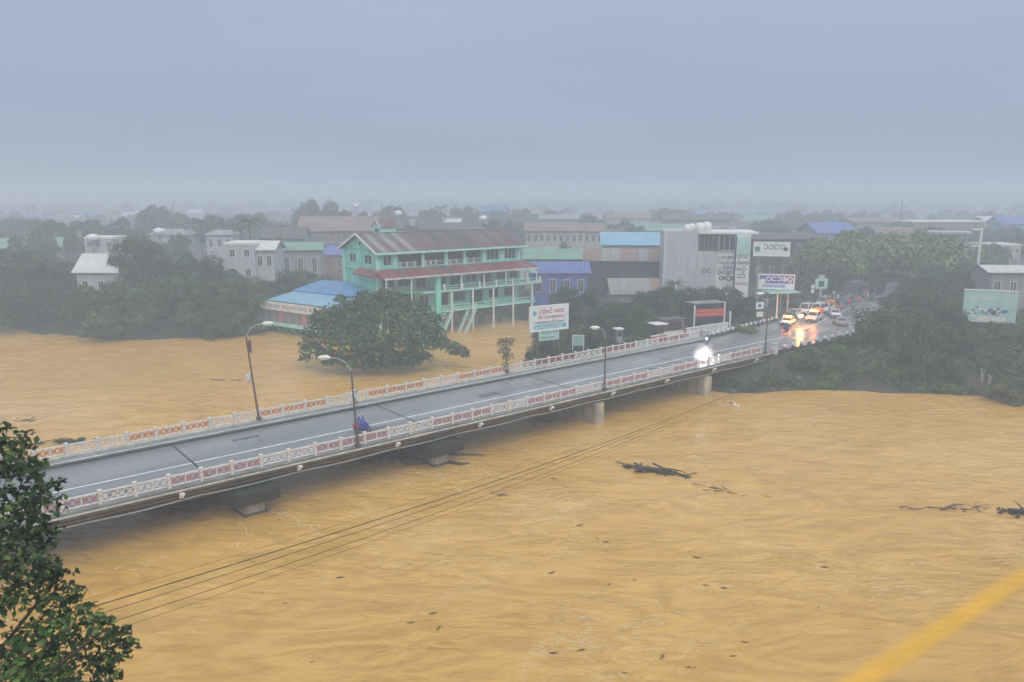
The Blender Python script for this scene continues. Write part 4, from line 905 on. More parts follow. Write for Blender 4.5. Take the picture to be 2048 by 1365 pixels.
def trunk_mesh(v):
    if v not in TRUNKS:
        g = MB(); rg = random.Random(v)
        top = Vector((rg.uniform(-.1,.1), rg.uniform(-.1,.1), .55)); g.tube([(0,0,-.15),(0,0,.05),top*.5+Vector((.02,0,0)),top], [.075,.055,.045,.03], 8)
        for k in range(7):
            a = k*.9+rg.random(); s = top*(.35+.09*k); e = s+Vector((math.cos(a)*.55, math.sin(a)*.55, .22+.06*k)); mid = (s+e)/2+Vector((0,0,-.05))
            g.tube([s,mid,e],[.028,.018,.008],5)
        TRUNKS[v] = g.mesh('trunk','bark',smooth=True)
    return TRUNKS[v]
NT = [0]
def tree(label, px, depth, top, wpx, base=3.4, low=.25, kind='mid', m='leaf_dark', v=None, group=None, cat='tree', name='tree', lean=1.0):
    NT[0] += 1; v = (NT[0]*5) % 3 if v is None else v
    q = P(px, top, depth); h = q.z-base; w = wpx/FPX*math.hypot(depth, q.x)*.5*1.03
    t = thing(name, label, cat, (q.x, q.y, base), NT[0]*1.7, group)
    ch = h*(1-low); fl = .45 if kind == 'rain' else .86
    link('crown', crown(kind, v, m), t, (0,0,h*low), None, (w, w*lean, ch/fl))
    link('trunk', trunk_mesh(v), t, (0,0,0), None, (w*.8, w*.8, max(h*.9, .8)))
    return t
L = 'leaf_dark'; M_ = 'leaf_mid'
# left bank, standing at the edge of the flood
for a in [
 ('tallest dark tree of the left bank with knobbly top',272,158,460,120,1.5,.24,'near',M_),
 ('wide dark tree left of the tallest one, below the misty hump',100,166,512,150,2,.26,'near',L),
 ('dark tree cut by the left picture edge',8,160,486,190,2,.24,'near',L),
 ('broad dark tree right of the tallest one',382,160,498,150,1.5,.24,'near',L),
 ('low round tree before the tallest one at the waterline',215,150,555,190,.8,.16,'near',M_),
 ('dark round tree at the waterline below the boxy white house',330,148,535,200,.6,.16,'near',L),
 ('dark spreading tree below the small white house left of the blue roof',462,152,542,170,.8,.16,'near',M_),
 ('bushy tree directly left of the stilt terrace',512,156,560,110,.8,.16,'near',L),
 ('low dark tree at the waterline near the left picture edge',62,151,548,170,.8,.16,'near',L),
 ('small yellow green shrub clump in the water left of the terrace',440,143,606,120,0,.0,'mid','leaf_mid'),
 ('small half drowned tree reaching furthest into the flood on the left',205,139,606,90,-.3,.15,'mid',M_),
 ('low bushes at the left picture edge by the waterline',-10,151,618,90,.5,.0,'mid','leaf_olive'),
 ('dark tree filling the gap between the terrace roof and the hotel',600,168,530,140,2,.1,'near',L),
 ('small dark tree in the gap behind the terrace board',545,160,548,90,2,.1,'mid',L),
 ('bush under the terrace floor at its left corner',490,146,630,90,.2,.0,'mid',M_),
 # behind the far railing
 ('dark tree mass behind the railing below the red roofed hall',1250,128,596,170,1.5,.05,'near',L),
 ('dark tree just right of the hotel terrace',1150,140,560,150,1,.05,'near',L),
 ('dark round tree below the plain white wall',1350,142,566,190,3.4,.05,'near',L),
 ('dark tree below the painted signs of the white building',1440,140,566,130,3.4,.1,'near',L),
 ('dark scrub tree left of the white booth',1190,118,640,120,1.2,.0,'near',L),
 ('dark scrub tree between booth and kiosk',1290,126,632,120,2.5,.0,'near',L),
 ('leafy bush beneath the tilted billboard',1095,112,676,110,.6,.0,'near',M_),
 ('bush right of the billboard posts behind the railing',1150,112,690,100,.8,.0,'near',L),
 ('green and white flecked shrub above the kiosk',1340,128,606,50,3.6,.25,'mid','leaf_olive'),
 ('slim dark tree behind the notice boards',1497,140,588,80,3.4,.1,'mid',L),
 ('green bush at the foot of the notice boards',1490,126,648,60,3.6,.0,'mid','leaf_olive'),
 ('dark street tree behind the blue shelter',1575,160,560,110,3.5,.15,'mid',L),
 ('dark street tree right of the lower roadside board',1612,172,540,110,3.5,.15,'mid',L),
 # right side
 ('dark tree under the rain tree on its right',1905,165,520,200,3.5,.1,'near',L),
 ('dark tree behind the white pole on the right',2000,170,515,180,3.5,.1,'near',L),
 ('dark tree above the parked motorcycles',1750,180,540,170,3.5,.4,'near',L),
 ('tall dense tree behind the road bend, right of the waiting motorcycles',1838,138,576,140,3.0,.02,'near',L),
 ('large dark tree left of the mint hoarding',1868,134,566,170,3.0,.05,'near',L),
 ('dense leafy tree at the road bend, nearest on the right',1800,116,600,190,1.2,.0,'near',M_),
 ('dark tree in front of the hoarding posts',1880,112,640,180,1.5,.0,'near',L),
 ('slim dark tree overlapping the left edge of the mint hoarding',1915,116,604,60,2.0,.1,'near',L),
 ('dark tree at the right picture edge below the hoarding',2040,114,640,170,1.5,.0,'near',L),
 ('leafy tree right of the road bend above the river bank',1850,108,672,190,.6,.0,'near',M_),
 ('dark bush below the road edge behind the lamp post',1690,114,664,90,1.2,.0,'near',L),
 ('dark tree between the bend and the right edge, low on the bank',1965,108,690,150,.6,.0,'near',L),
]:
    tree(a[0],a[1],a[2],a[3],a[4],a[5],a[6],a[7],a[8])
tree('broad light green rain tree spreading over the roundabout',1775,188,458,330,3.5,.30,'rain','leaf_rain',v=1)
tree('second lower rain tree crown left behind the broad one',1690,200,486,150,3.5,.30,'rain','leaf_rain',v=2)
# low shrubs on the bank
shr = [(1460,776,46,1462),(1500,762,60,0),(1560,752,70,0),(1610,742,76,0),(1650,762,60,0),(1700,756,60,0),(1735,764,70,0),(1790,762,80,0),(1850,768,70,0),(1905,772,66,0),(1990,792,40,0),(2030,800,90,0),(1530,735,50,0),(1590,716,60,0),(1640,712,60,0),(1690,722,80,0),(1430,728,40,0),(1480,716,40,0)]
names_ = ['at the pier foot below the bridge end','second from the pier at the waterline','under the lamp post on the bank','middle of the bank below the road','right of the middle of the bank','where the bank turns right','olive tinged at the waterline bend','below the nearest leafy tree','under the tree in front of the hoarding','left of the pale trunks','between the pale trunks and the edge bush','big and round at the right picture edge','high on the bank beside the end pillar','high on the bank under the guard stones','just under the road edge','at the road bend above the bank','behind the last pier','under the last span']
for i,(px,py,wp,_) in enumerate(shr):
    z = .2 if py > 750 else 1.6; b = W(px, py, z); d = b.y
    top = py - wp*(.62 if i in (11,) else .5)
    tree('low bank shrub '+names_[i], px, d, top, wp, z-.5, 0, 'mid', ('leaf_olive' if i in (6,7,10,11,12) else 'leaf_mid' if i%2 else 'leaf_dark'), cat='shrub', name='shrub', group='shrubs on the far river bank')
# undergrowth that covers the bank and the verges
rg = np.random.RandomState(8); cs=[];rs=[];ns=[]
while len(cs) < 1500:
    px = 1380+rg.rand()*760; py = 640+rg.rand()*175; b = W(px,py,1.5); z = gz(b.x,b.y)
    s_ = b.x*BD.x+b.y*BD.y; o_ = b.x*BN.x+b.y*BN.y
    if z < .15 or (o_ > 59.3 and s_ < 200) : continue
    if z < 3 and noise.noise(Vector((b.x*.16,b.y*.16,3))) < -.12: continue
    r = .5+rg.rand()*.8; cs.append((b.x,b.y,z+.15)); rs.append(r); ns.append(int(70*r))
k0 = len(cs)
while len(cs) < k0+700:
    b = W(980+rg.rand()*420, 640+rg.rand()*80, 2.0); z = gz(b.x,b.y); o_ = b.x*BN.x+b.y*BN.y
    if z < .15 or o_ < 75.5: continue
    r = .5+rg.rand()*.7; cs.append((b.x,b.y,z+.1)); rs.append(r); ns.append(int(60*r))
tag(link('undergrowth', leaf_cloud('undergrowth',cs,rs,ns,.26,'leaf_mid',5,.7)), kind='stuff')
# rocks on bank
rg = random.Random(12)
for i in range(22):
    b = W(1440+rg.random()*260, 745+rg.random()*32, .6); zz = gz(b.x,b.y)
    g = MB(); g.sphere((0,0,0), .35+.4*rg.random(), 7, 5, sz=.6); me = g.mesh('rock','rock')
    for vv in me.vertices: vv.co *= 1+.3*noise.noise(vv.co*2.3+Vector((i,0,0)))
    tag(link('rock', me, None, (b.x,b.y,zz), (0,0,i)), 'grey rock on the dark bank under the end of the bridge', 'rock', 'rocks on the bank')
# pale trunks on the right
for i,(px,py,h,lab) in enumerate(((1960,778,2.9,'pale forked trunk standing on the bank near the right edge'),(1975,780,2.2,'short pale stump next to the forked trunk'),(1998,782,2.6,'dark and pale twin stem right of the forked trunk'))):
    b = W(px,py,.3); t = thing('tree_stump',lab,'tree trunk',b); g = MB(); g.tube([(0,0,-.3),(.1,0,h*.5),(-.1,0,h)],[.22,.17,.10],7); g.build('trunk',('bark_pale','bark_pale','bark')[i],t)
    g = MB(); g.tube([(.08,0,h*.45),(.5,.1,h*.95)],[.11,.05],6); g.build('branch',('bark_pale','bark_pale','bark_pale')[i],t)

# the drowned tree in mid river, from clumps
def blob_tree(name,label,base,blobs,leaf,n_mul,m,seed,trunk_m='bark',cat='tree',trunk_r=.35,squash=.8,pointed=False,branches=True,shell=.5):
    t = thing(name,label,cat,base); cs=[];rs=[];ns=[]
    for (px,py,dep,rp) in blobs:
        q = P(px,py,dep); r = rp/FPX*math.hypot(dep, q.x); cs.append(tuple(q-Vector(base))); rs.append(r); ns.append(int(n_mul*r*r/(leaf*leaf)))
    o = link('crown', leaf_cloud('crown',cs,rs,ns,leaf,m,seed,squash,pointed=pointed,shell=shell), t)
    if branches:
        g = MB(); hub = Vector((0,0,max(.8,.35*max(c[2] for c in cs)))); g.tube([(0,0,-1),(0,0,0),hub],[trunk_r*1.3,trunk_r,trunk_r*.8],8); g.build('trunk',trunk_m,t,smooth=True)
        for c in (cs[::2] if len(cs)<35 else cs[:44:5]):
            c = Vector(c); mid = (hub+c)/2+Vector((0,0,-.1*c.length*.3)); g = MB(); g.tube([hub*.7,mid,c],[trunk_r*.5,trunk_r*.28,trunk_r*.1],5); g.build('branch',trunk_m,t,smooth=True)
    return t, cs, rs
bl = []
for px,py,dep,r in ((740,612,121,38),(790,606,123,34),(700,622,120,34),(835,622,122,30),(660,640,118,36),(760,645,116,48),(715,652,115,46),(810,650,117,44),(850,655,119,34),(640,672,116,36),(690,690,113,46),(745,695,112,48),(800,692,113,46),(850,690,115,38),(622,700,116,26),(655,715,113,26),(880,690,117,24),(905,698,117,20),(926,706,117,14),(780,722,112,28),(720,722,112,30),(612,718,116,14),(870,668,119,24),(770,590,123,16),(725,592,122,14),(820,715,113,24),(680,600,121,14),(700,728,112,20),(735,732,112,18),(765,733,112,18),(795,730,113,20),(825,728,113,18),(680,722,112,20),(655,728,113,14),(848,718,114,20),(770,600,122,30),(640,640,118,24),(870,640,120,20)):
    bl.append((px,py,dep,r))
base = W(745,728,0)
blob_tree('drowned_tree','big round dark tree standing in the brown flood before the hotel',(base.x,base.y,0),bl,.42,13,'leaf_mid',5,trunk_r=.5)
base = W(925,712,0)
blob_tree('drowned_bush','small leafy sprig in the water right of the big drowned tree',(base.x,base.y,0),[(920,700,116,15),(930,712,116,9),(905,708,116,10)],.4,12,'leaf_olive',6,trunk_r=.1)
base = B(59.5,73.8,4.4)
dd_ = base.y
blob_tree('creeper','brown creeper wrapped round the lamp post stub on the far railing',base,[(1012,690,dd_,18),(1008,705,dd_,15),(1016,716,dd_,13),(1003,684,dd_,10),(1024,682,dd_,9),(1011,730,dd_,9),(1013,742,dd_,6)],.22,9,'leaf_dry',8,cat='creeper',trunk_r=.07,branches=False)
# palms
PF = []
for v in range(2):
    g = MB(); rg = random.Random(50+v)
    for k in range(15):
        a = k*2.4+rg.random()*.3; el = .9-1.1*(k/15)+rg.random()*.2; pts=[]
        for s in range(7):
            u = s/6; r = u*1.0; pts.append(Vector((math.cos(a)*r*math.cos(el*.6), math.sin(a)*r*math.cos(el*.6), r*math.sin(el)-.55*u*u)))
        side = Vector((-math.sin(a),math.cos(a),0))
        for s in range(6):
            p,q = pts[s],pts[s+1]
            for sd in (-1,1):
                for j in range(2):
                    pp = p.lerp(q,j*.5); l = .26*(1-abs(s/6-.4)); g.add([pp,pp+(q-p)*.35,pp+(q-p)*.5+side*sd*l+Vector((0,0,-l*.6))],[(0,1,2)])
    PF.append(g.mesh('fronds','leaf_dark',fix=False))
def palm(label,px,depth,top,wpx,base=3.5):
    q = P(px,top,depth); h = q.z-base; r = wpx/FPX*depth*.5; t = thing('palm_tree',label,'palm tree',(q.x,q.y,base),px)
    g = MB(); g.tube([(0,0,-.5),(.15,0,h*.5),(.4,0,h-r*.4)],[.28,.2,.16],7); g.build('trunk','bark',t,smooth=True)
    link('fronds',PF[px%2],t,(.4,0,h-r*.45),None,(r,r,r))
palm('coconut palm with ragged fronds left behind the hotel',500,200,428,64); palm('shorter palm right beside the ragged palm',478,205,446,46); palm('palm rising between the misty trees left of the terrace',545,190,470,60)
palm('drooping palm before the dark hut on the left bank',98,158,508,70,2); palm('palm leaning over the left bank',70,160,520,60,2); palm('small palm above the white wall foot',1345,148,556,50); palm('palm crown behind the left trees near the skyline',400,250,432,50)
palm('faint palm in the mist left of the faint blue roof',880,330,408,36)
# misty trees behind
mist = [(100,240,428,160),(200,262,418,170),(318,310,392,230),(430,270,420,160),(500,330,410,150),(30,300,420,190),(632,330,388,170),(700,300,402,130),(780,360,394,180),(560,255,440,120),(255,230,440,120),(352,225,450,110),(60,215,455,150),(-40,240,440,150),
 (860,380,402,140),(930,400,404,120),(1030,420,404,160),(1110,430,408,150),(1180,330,420,110),(1000,300,424,100),(1260,400,414,150),(1340,420,410,160),(1440,430,412,150),(1540,330,424,140),(1600,400,416,170),(1690,420,420,150),(1790,290,430,200),(1860,260,446,160),(1940,300,440,140),(2020,280,438,170),(2080,240,450,150),(1560,250,444,110),(1985,220,470,140),(1730,260,444,130),(1620,230,476,120),(1130,240,470,70),(1030,215,490,60),(1215,190,524,60)]
where = ['over the left bank','beyond the pale three storey house','on the high misty ridge line left','behind the white house with dark windows','left of the palms','at the left edge of the skyline','forming the tall misty hump left behind the hotel','beside the tall misty hump','behind the hotel tower','left of the monastery hall','close behind the tallest left bank tree','behind the low white house','above the wide dark tree','beyond the left picture edge']
for i,(px,dep,tp,wp) in enumerate(mist):
    w_ = where[i] if i < len(where) else None
    tree('hazy grey tree '+w_ if w_ else 'faint grey green tree fading into the mist among the roofs', px, dep, tp+(6 if i%3 else 0), wp*(.62,.8,.5)[i%3], 3.5, .12, 'mid', L if i%2 else M_, group='misty trees behind the town')
rg = random.Random(77)
for i in range(150):
    dep = 235+ (i/150)*480 + rg.random()*40; px = -60+2180*((i*.618034)%1); hgt = 6+rg.random()*9
    top = 682.5 - FPX*math.tan(math.atan2(3.5+hgt-CAMZ, dep)+PITCH)
    if dep < 300 and 600 < px < 1050: continue
    tree('one of many faint trees dissolving into the mist between the far roofs', px, dep, top, (10+rg.random()*12)/dep*FPX, 3.5, .1, 'far', L if i%2 else M_, group='faint trees on the skyline')
for i in range(90):
    dep = 205+(i/90)*460; px = -30+2100*((i*.754877)%1); ev = 682.5 - FPX*math.tan(math.atan2(3.5+4+rg.random()*4.5-CAMZ, dep)+PITCH); w_ = (12+rg.random()*14)/dep*FPX
    house('one of many faint roofs dissolving into the mist of the far town', px, px+w_, ev, dep, ('wall_grey','wall_cream','wall_white','wall_brick')[i%4], ('roof_grey','roof_rust','roof_dark','roof_deepblue','roof_green','roof_white')[i%6], 10, 2.5, R(rg.uniform(-25,25)), 'gable' if i%3 else 'hip', 4, 1)
    bpy.data.objects[-1]
for o in list(bpy.data.objects):
    if o.get('label') == 'one of many faint roofs dissolving into the mist of the far town': o['group'] = 'faint roofs of the far town'
# woodland that reads as one mass beyond
cs=[];rs=[];ns=[]; rg=np.random.RandomState(4)
for i in range(900):
    y = 850+ rg.rand()*900; x = (rg.rand()*2-1)*y*.85; cs.append((x,y,3+rg.rand()*5)); rs.append(7+rg.rand()*7); ns.append(45)
tag(link('woodland', leaf_cloud('woodland',cs,rs,ns,4.5,'leaf_dark',9,.7)), kind='stuff')
# ------------------------------------------------------------------ the leafy tree in the near corner
fb_ = []
rgf = random.Random(21)
for px,py,r in ((-10,880,34),(20,905,40),(0,930,50),(55,930,30),(20,965,60),(70,985,40),(100,975,26),(-20,1000,60),(40,1030,46),(85,1010,34),(10,1060,60),(60,1075,44),(95,1068,26),(30,1110,54),(80,1100,34),(-20,1120,60),(100,1135,24),(20,1160,48),(60,1165,40),(130,1180,30),(115,1155,24),(146,1205,22),(10,1210,44),(90,1200,28),(-20,1260,40),(110,1250,40),(150,1240,34),(180,1250,32),(60,1280,34),(130,1290,44),(215,1255,24),(225,1285,34),(190,1300,34),(245,1290,20),(250,1275,14),(160,1330,44),(100,1340,50),(40,1345,54),(215,1325,26),(-10,1330,60),(20,1375,60),(90,1385,60),(150,1380,50),(200,1360,24),(236,1362,12),(20,1300,30)):
    fb_.append((px,py,13.6+rgf.random()*2.2,r))
fbase = Vector((-12.6, 13.2, hill_z(np.array([-12.6]), np.array([13.2]))[0]-.3))
ex_ = []
for (px,py,d_,r) in fb_:
    for k in range(8):
        a = rgf.random()*6.28; q_ = r*rgf.uniform(.75,1.35); ex_.append((px+q_*math.cos(a), py+q_*math.sin(a), d_+rgf.uniform(-.4,.4), rgf.uniform(6,15)))
fb_ = [(px,py,d_,r*.78) for (px,py,d_,r) in fb_] + ex_
ft, fcs, frs = blob_tree('leafy_tree','dark leafy tree filling the lower left corner close to the viewer',fbase,fb_,.125,5.2,'leaf_near',17,trunk_r=.22,squash=.9,pointed=True,shell=.35)
lc = [(c,r*1.02) for c,r in zip(fcs,frs)]
for nm,mm,k in (('highlight_leaves','leaf_highlight',2),):
    o = link(nm, leaf_cloud(nm,[lc[i][0] for i in (22,25,28,37,38,40,41,36)],[lc[i][1]*1.06 for i in (22,25,28,37,38,40,41,36)],[110]*8,.10,mm,33,pointed=True,shell=.85), ft); o['kind'] = 'stuff'  # lighter leaf copies paint sun-like highlights on the lower crown
lg = MB(); lg.add([(-.075,0,0),(-.01,.045,.014),(.09,0,-.01),(-.01,-.045,.014),(0,0,0)],[(0,4,1),(4,2,1),(0,3,4),(4,3,2)]); lmesh = lg.mesh('leaf','leaf_near',fix=False)
for i in range(260):
    c,r = lc[i%len(lc)]; a = rgf.random()*6.28; b = rgf.uniform(-.5,1.2); d = Vector((math.cos(a)*math.cos(b), -abs(math.sin(a))*math.cos(b), math.sin(b)))
    link('leaf', lmesh, ft, Vector(c)+d*r*1.05, (rgf.uniform(-.9,.9), rgf.uniform(-.9,.9), rgf.random()*6.28), (1.1,1.1,1.1))
ft.children[0]['kind'] = 'stuff'
# ------------------------------------------------------------------ people and vehicles
def skinned(name, joints, edges, m, sub=1):
    me = bpy.data.meshes.new(name); me.from_pydata([j[:3] for j in joints], edges, []); o = bpy.data.objects.new(name, me); COL.objects.link(o)
    md = o.modifiers.new('skin','SKIN'); 
    for i, j in enumerate(joints):
        v = me.skin_vertices[0].data[i]; v.radius = (j[3], j[4] if len(j) > 4 else j[3]); v.use_root = (i == 0)
    s = o.modifiers.new('sub','SUBSURF'); s.levels = sub; s.render_levels = sub
    dg = bpy.context.evaluated_depsgraph_get(); me2 = bpy.data.meshes.new_from_object(o.evaluated_get(dg)); me2.name = name
    bpy.data.objects.remove(o); me2.materials.clear(); me2.materials.append(MATS[m]); me2.polygons.foreach_set('use_smooth',[True]*len(me2.polygons)); return me2
PE = [(0,1),(1,2),(2,3),(3,4),(4,5), (2,6),(6,7),(7,8),(2,9),(9,10),(10,11), (0,12),(12,13),(13,14),(14,15), (0,16),(16,17),(17,18),(18,19)]
def person_joints(ride):
    if ride: return [(-.18,0,.84,.15,.17),(-.14,0,1.05,.13,.16),(-.05,0,1.30,.12,.18),(.0,0,1.43,.055),(.03,0,1.53,.085,.08),(.05,0,1.64,.07),
        (.02,.2,1.28,.055),(.22,.27,1.10,.042),(.45,.29,1.06,.035),(.02,-.2,1.28,.055),(.22,-.27,1.10,.042),(.45,-.29,1.06,.035),
        (-.10,.12,.80,.09),(.27,.20,.72,.065),(.12,.18,.38,.045),(.25,.18,.33,.04),(-.10,-.12,.80,.09),(.27,-.20,.72,.065),(.12,-.18,.38,.045),(.25,-.18,.33,.04)]
    return [(0,0,.92,.13,.16),(0,0,1.12,.11,.15),(0,0,1.36,.11,.17),(0,0,1.48,.055),(.02,0,1.58,.085,.075),(.02,0,1.68,.07),
        (0,.21,1.36,.055),(.03,.27,1.10,.042),(.10,.26,.86,.033),(0,-.21,1.36,.055),(-.02,-.27,1.10,.042),(.06,-.26,.86,.033),
        (0,.10,.86,.085),(.03,.11,.48,.06),(-.02,.11,.08,.04),(.12,.12,.03,.035),(0,-.10,.86,.085),(.0,-.11,.48,.06),(-.04,-.11,.08,.04),(.10,-.12,.03,.035)]
RIDER = skinned('rider', person_joints(True), PE, 'cloth_grey'); STAND = skinned('person', person_joints(False), PE, 'cloth_grey')
def loft(rings, m=0, g=None, cap=True):
    g = g or MB(); n = len(rings[0]); vs = [p for r in rings for p in r]; fs = []
    for i in range(len(rings)-1):
        for k in range(n): fs.append((i*n+k, i*n+(k+1)%n, (i+1)*n+(k+1)%n, (i+1)*n+k))
    if cap: fs += [tuple(range(n)), tuple(range(len(vs)-1, len(vs)-n-1, -1))]
    return g.add(vs, fs, m)
def ell(cx, cy, cz, rx, ry, n=12, wob=0): return [(cx+rx*(1+wob*math.sin(3*a+cz*7))*math.cos(a), cy+ry*(1+wob*math.cos(4*a))*math.sin(a), cz) for a in [2*math.pi*k/n for k in range(n)]]
g = loft([ell(.10,0,.50,.66,.46,14,.04), ell(.06,0,.80,.58,.44,14,.04), ell(0,0,1.08,.42,.38,14,.04), ell(-.02,0,1.34,.20,.27,14), ell(.0,0,1.46,.09,.10,14)], cap=False); CAPE = g.mesh('rain_cape','rain_blue',smooth=True)
g = MB(); g.sphere((.04,0,1.61),.135,12,8); HELM = g.mesh('helmet','helmet',smooth=True)
g = MB(); g.sphere((.03,0,1.64),.105,10,6); HAIR = g.mesh('hair','plastic_dark',smooth=True)
g = loft([ell(0,0,.84,.17,.20),ell(0,0,1.1,.155,.19),ell(0,0,1.34,.15,.215),ell(0,0,1.46,.08,.10)], cap=False); SHIRT = g.mesh('shirt','rain_dark',smooth=True)
def person(label, loc, rz, mode, cloth, group=None):
    o = link('person', (RIDER if mode else STAND), None, loc, (0,0,rz)); tag(o, label, 'person', group)
    if mode:
        c = link('rain_cape', CAPE.copy(), o); c.data.materials[0] = MATS[cloth]; link('helmet', HELM, o)
    else:
        c = link('shirt', SHIRT.copy(), o); c.data.materials[0] = MATS[cloth]; link('hair', HAIR, o)
    return o
def wheel_mesh():
    g = MB(); n=16; R_,r=.29,.055
    for i in range(n):
        pass
    rings = []
    for i in range(n):
        a = 2*math.pi*i/n; rings.append([((R_-.05+r*math.cos(b))*math.cos(a), r*math.sin(b), (R_-.05+r*math.cos(b))*math.sin(a)) for b in [0,1.57,3.14,4.71]])
    rings.append(rings[0]); loft(rings, g=g, cap=False); ty = g.mesh('tyre','black_rubber',smooth=True)
    g = MB(); g.tube([(0,-.05,0),(0,.05,0)],.05,8)
    for i in range(5): a=i*1.2566; g.bar((0,0,0),(.2*math.cos(a),0,.2*math.sin(a)),.03,.03,up=(0,1,0))
    return ty, g.mesh('rim','galvanised')
TY, RI = wheel_mesh()
def motorcycle(label, loc, rz, body='rain_dark', head=None, tail=False, group=None):
    t = thing('motorcycle', label, 'motorcycle', loc, rz, group)
    for x in (-.62,.64):
        w = link('wheel', TY, t, (x,0,.29)); link('rim', RI, w)
    g = MB(); g.tube([(.42,0,.88),(.5,0,.62),(.1,0,.42),(-.3,0,.45),(-.62,0,.62)],[.05,.05,.07,.06,.04],6); g.box(-.2,-.12,.28,.15,.12,.5); g.build('frame','pole_steel',t)
    g = MB(); g.tube([(.64,-.08,.29),(.48,-.08,.72),(.40,-.07,.98)],.025,5); g.build('fork','galvanised',t)
    g = MB(); g.tube([(.64,.08,.29),(.48,.08,.72),(.40,.07,.98)],.025,5); g.build('fork','galvanised',t)
    g = loft([[(x,-w,z0),(x,w,z0),(x,w*1.1,(z0+z1)/2),(x,w*.5,z1),(x,-w*.5,z1),(x,-w*1.1,(z0+z1)/2)] for x,w,z0,z1 in ((-.75,.07,.62,.74),(-.45,.13,.5,.76),(-.1,.12,.42,.70),(.2,.07,.42,.62),(.36,.16,.4,.85),(.46,.14,.55,1.0))]); g.build('fairing',body,t,smooth=True)
    g = loft([[(x,-w,z),(x,w,z),(x,w*.8,z+.09),(x,-w*.8,z+.09)] for x,w,z in ((-.72,.09,.76),(-.45,.13,.75),(-.05,.11,.72),(.12,.06,.70))]); g.build('seat','plastic_dark',t)
    g = MB(); g.tube([(.36,-.34,1.04),(.40,-.1,1.0),(.40,.1,1.0),(.36,.34,1.04)],.02,6); g.build('handlebar','plastic_dark',t)
    g = MB(); g.tube([(.48,0,.90),(.57,0,.90)],[.09,.11],10); g.build('headlight',head or 'lens_clear',t)
    g = MB(); g.box(-.84,-.09,.66,-.76,.09,.76); g.build('tail_light','tail_on' if tail else 'red_paint',t)
    g = MB(); g.box(-.83,-.08,.48,-.81,.08,.62); g.build('number_plate','wall_white',t)
    g = MB(); g.tube([(-.1,-.14,.30),(-.75,-.16,.38)],.045,6); g.build('exhaust','galvanised',t)
    return t
bpos = B(33.9, 64.2, 4.0)
motorcycle('motorcycle with pink-red tail riding away along the bridge under a blue rain cape', bpos, BT, 'paint_pink', None, True)
p = person('rider wrapped in a bright blue rain cape on the motorcycle mid bridge', bpos+Vector((0,0,.02)), BT, 1, 'rain_blue')
pb = person('pillion passenger in a blue cape with a crimson tail-glow pack behind the first rider', bpos-BD*.42+Vector((0,0,.06)), BT, 1, 'rain_blue')
g = MB(); g.sphere((-.30,-.08,.85),.36,8,6,sz=1.15); link('pack', g.mesh('pack','cloth_red',smooth=True), pb)  # added crimson pack, coloured in place of the tail light's pink glow
hpos = B(85.0, 62.5, 4.0); hz = BT+math.pi+R(28)
motorcycle('motorcycle whose dazzling white headlight glares beside the river railing', hpos, hz, 'rain_dark', 'headlight_on')
person('rider lost in the glare of the dazzling white headlight', hpos+Vector((0,0,.02)), hz, 1, 'rain_dark')
h2 = B(96.5, 70.6, 4.0)
motorcycle('small motorcycle with violet-white headlight near the far kerb at the bridge end', h2, BT+math.pi+R(25), 'rain_dark', 'headlight_small')
person('rider in dark rain cape behind the small violet-white headlight', h2, BT+math.pi+R(25), 1, 'rain_dark')
def lamp_light(name, loc, energy, col, size=.1, spot=None, aim=None):
    d = bpy.data.lights.new(name, 'SPOT' if spot else 'POINT'); d.energy = energy; d.color = col; d.shadow_soft_size = size
    o = bpy.data.objects.new(name, d); COL.objects.link(o); o.location = loc
    if spot: d.spot_size = spot; d.spot_blend = .6; o.rotation_euler = Vector(aim).to_track_quat('-Z','Y').to_euler()
    return o
fwd = Vector((math.cos(hz), math.sin(hz), 0)); hl = hpos+fwd*.72+Vector((0,0,.92))
lamp_light('headlight_beam', hl, 420, (.95,.95,1.0), .08)
lamp_light('headlight_beam', h2+Vector((math.cos(BT+math.pi+R(25)), math.sin(BT+math.pi+R(25)),0))*.7+Vector((0,0,.92)), 60, (.8,.75,1.0), .08)
# added scattering ball that makes the bloom round the bright headlight
m = bpy.data.materials.new('bloom_volume'); m.use_nodes = True; MATS['bloom_volume'] = m; t = m.node_tree; t.nodes.remove(t.nodes['Principled BSDF'])
pv = t.nodes.new('ShaderNodeVolumePrincipled'); pv.inputs['Color'].default_value = (.97,.98,1,1)
tcn = t.nodes.new('ShaderNodeTexCoord'); ln = t.nodes.new('ShaderNodeVectorMath'); ln.operation='LENGTH'; t.links.new(tcn.outputs['Object'], ln.inputs[0])
mr = t.nodes.new('ShaderNodeMapRange'); t.links.new(ln.outputs['Value'], mr.inputs['Value']); mr.inputs['From Min'].default_value=0; mr.inputs['From Max'].default_value=1; mr.inputs['To Min'].default_value=.55; mr.inputs['To Max'].default_value=0
t.links.new(mr.outputs[0], pv.inputs['Density']); t.links.new(pv.outputs[0], t.nodes['Material Output'].inputs['Volume'])
g = MB(); g.sphere((0,0,0),1.0,16,10); sp = g.build('bloom_ball','bloom_volume'); sp.location = hl+Vector((0,0,.35)); sp.scale = (1.7,1.7,1.65); tag(sp, kind='stuff')

